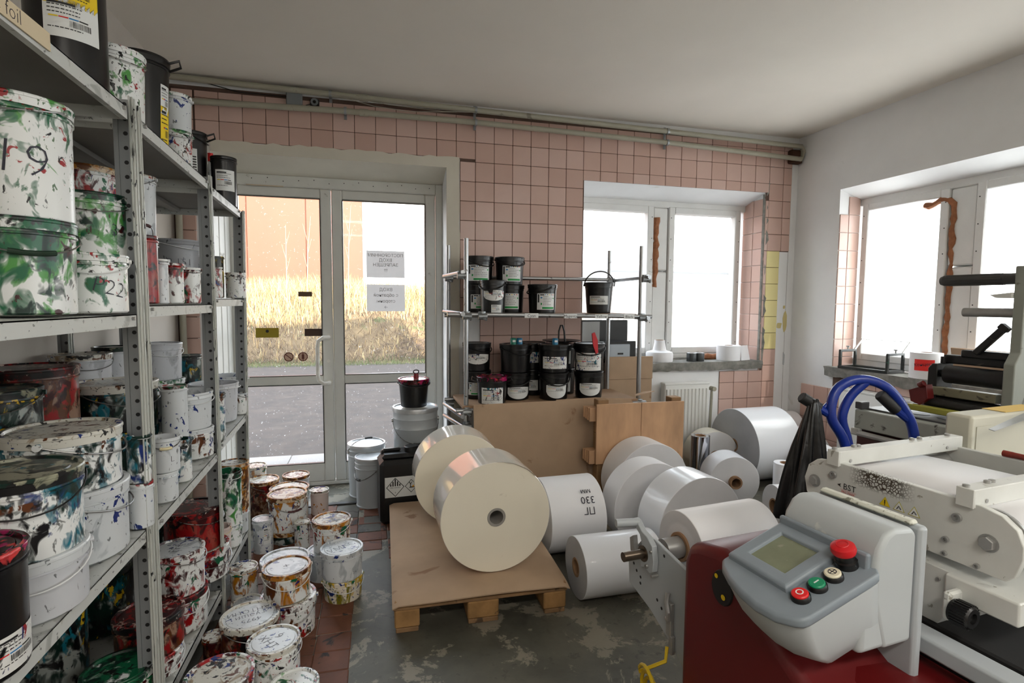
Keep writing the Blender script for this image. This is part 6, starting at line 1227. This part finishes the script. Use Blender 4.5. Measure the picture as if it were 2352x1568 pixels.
Tm('marker_pen', 'stubby red and brown marker pen lying on the web guide', 'pen', MB().cyl((2.333, -3.53, 1.1055), (2.333, -3.63, 1.1055), .0075, 12).cyl((2.333, -3.51, 1.1055), (2.333, -3.53, 1.1055), .008, 12), mat('red_brown_pen', L(130, 50, 40), .4, var=.3, vs=40))

# blue hand truck with a bin bag
BLUE = mat('blue_truck_paint', L(22, 48, 136), .3, var=.1, dirt=L(96, 80, 70), dthr=.68, ds=16)
ht = T('hand_truck', 'blue tubular hand truck with black grips among the white rolls', 'hand truck', (2.75, -2.83, 0)); s_ = Vector((2.75, -2.83, 0))
sm = lambda pts: [tuple(Vector(p) - s_) for p in pts]
def crv(pts, k=5):
    o_ = []; P = [Vector(p) for p in pts]; P = [P[0]] + P + [P[-1]]
    for a, b_, c, d in zip(P, P[1:], P[2:], P[3:]):
        for i in range(k): u = i / k; o_.append(.5 * ((2 * b_) + (c - a) * u + (2 * a - 5 * b_ + 4 * c - d) * u * u + (3 * b_ - a - 3 * c + d) * u ** 3))
    return o_ + [P[-1]]
O('frame_tube', MB().tube(crv(sm([(2.70, -2.83, .12), (2.68, -2.825, .85), (2.652, -2.82, 1.02), (2.607, -2.805, 1.11), (2.630, -2.80, 1.195), (2.70, -2.815, 1.229), (2.785, -2.84, 1.205), (2.845, -2.862, 1.126), (2.871, -2.876, 1.04), (2.885, -2.88, .85), (2.90, -2.89, .12)])), .0155, 12), BLUE, ht)
O('inner_tube', MB().tube(crv(sm([(2.735, -2.78, .30), (2.715, -2.79, .90), (2.685, -2.80, 1.02), (2.662, -2.795, 1.10), (2.685, -2.80, 1.17), (2.725, -2.82, 1.222)])), .0145, 12), BLUE, ht)
O('handle_bar', MB().tube(sm([(2.565, -2.788, 1.140), (2.62, -2.803, 1.105)]), .013, 10), BLUE, ht); O('stay', MB().tube(sm([(2.585, -2.792, 1.133), (2.64, -2.803, 1.19)]), .006, 8), BLUE, ht); O('handle_bar', MB().tube(sm([(2.80, -2.85, 1.143), (2.86, -2.868, 1.095)]), .013, 10), BLUE, ht)
for a, c in (((2.516, -2.773, 1.172), (2.572, -2.79, 1.136)), ((2.762, -2.838, 1.182), (2.815, -2.855, 1.130))): O('grip', MB().tube(sm([a, Vector(a).lerp(Vector(c), .06), c]), [.015, .018, .0175], 12), mat('black_rubber_grip', L(22, 22, 22), .6) if 'black_rubber_grip' not in D.materials else D.materials['black_rubber_grip'], ht)
O('toe_plate', MB().box((.05, .16, .02), (.34, .22, .008)).box((.05, -.03, .35), (.24, .02, .03)).box((.05, -.03, .62), (.24, .02, .03)), BLUE, ht)
for x in (-.09, .19): O('wheel', MB().cyl((x - .025, -.10, .11), (x + .025, -.10, .11), .11, 28), RUB, ht)
bg_ = MB(); r = random.Random(6)
def bagf(u, v):
    a = 2 * PI * u; rr = (.018 + .085 * v ** .8) * (1 + (.22 * math.sin(5 * a + 2 * v) + .14 * math.sin(11 * a - 3 * v)) * min(1, v * 2 + .25)); cx, cy_ = 2.553 - .035 * v, -2.79 - .01 * v
    return (cx + rr * .8 * math.cos(a), cy_ + rr * .55 * math.sin(a), 1.165 - .40 * v + .012 * math.sin(3 * a) * v)
bg_.grid(bagf, 64, 26)
for i in range(64): pass
bag = O('bin_bag', bg_, mat('black_plastic_film', L(14, 14, 15), .3, bmp=.7, bs=38), None, ang=180); tag(bag, 'crumpled black bin bag hanging from the left grip of the blue hand truck', 'bag')
so_ = bag.modifiers.new('thick', 'SOLIDIFY'); so_.thickness = .001
# added housings for the unseen fill lights behind the viewer
for lx, ly, wd in ((1.2, -5.2, 'front left'), (3.4, -5.2, 'front right'), (1.2, -7.2, 'rear left'), (3.4, -7.2, 'rear right')):
    t_ = T('added_fill_lamp', 'added unseen fill lamp behind the viewer, ' + wd + ' of four', 'lamp', (lx, ly, 2.98), group='added fill lamps'); O('housing', MB().box((0, 0, -.04), (1.26, .32, .08), 0, None, .01), WHALU, t_)
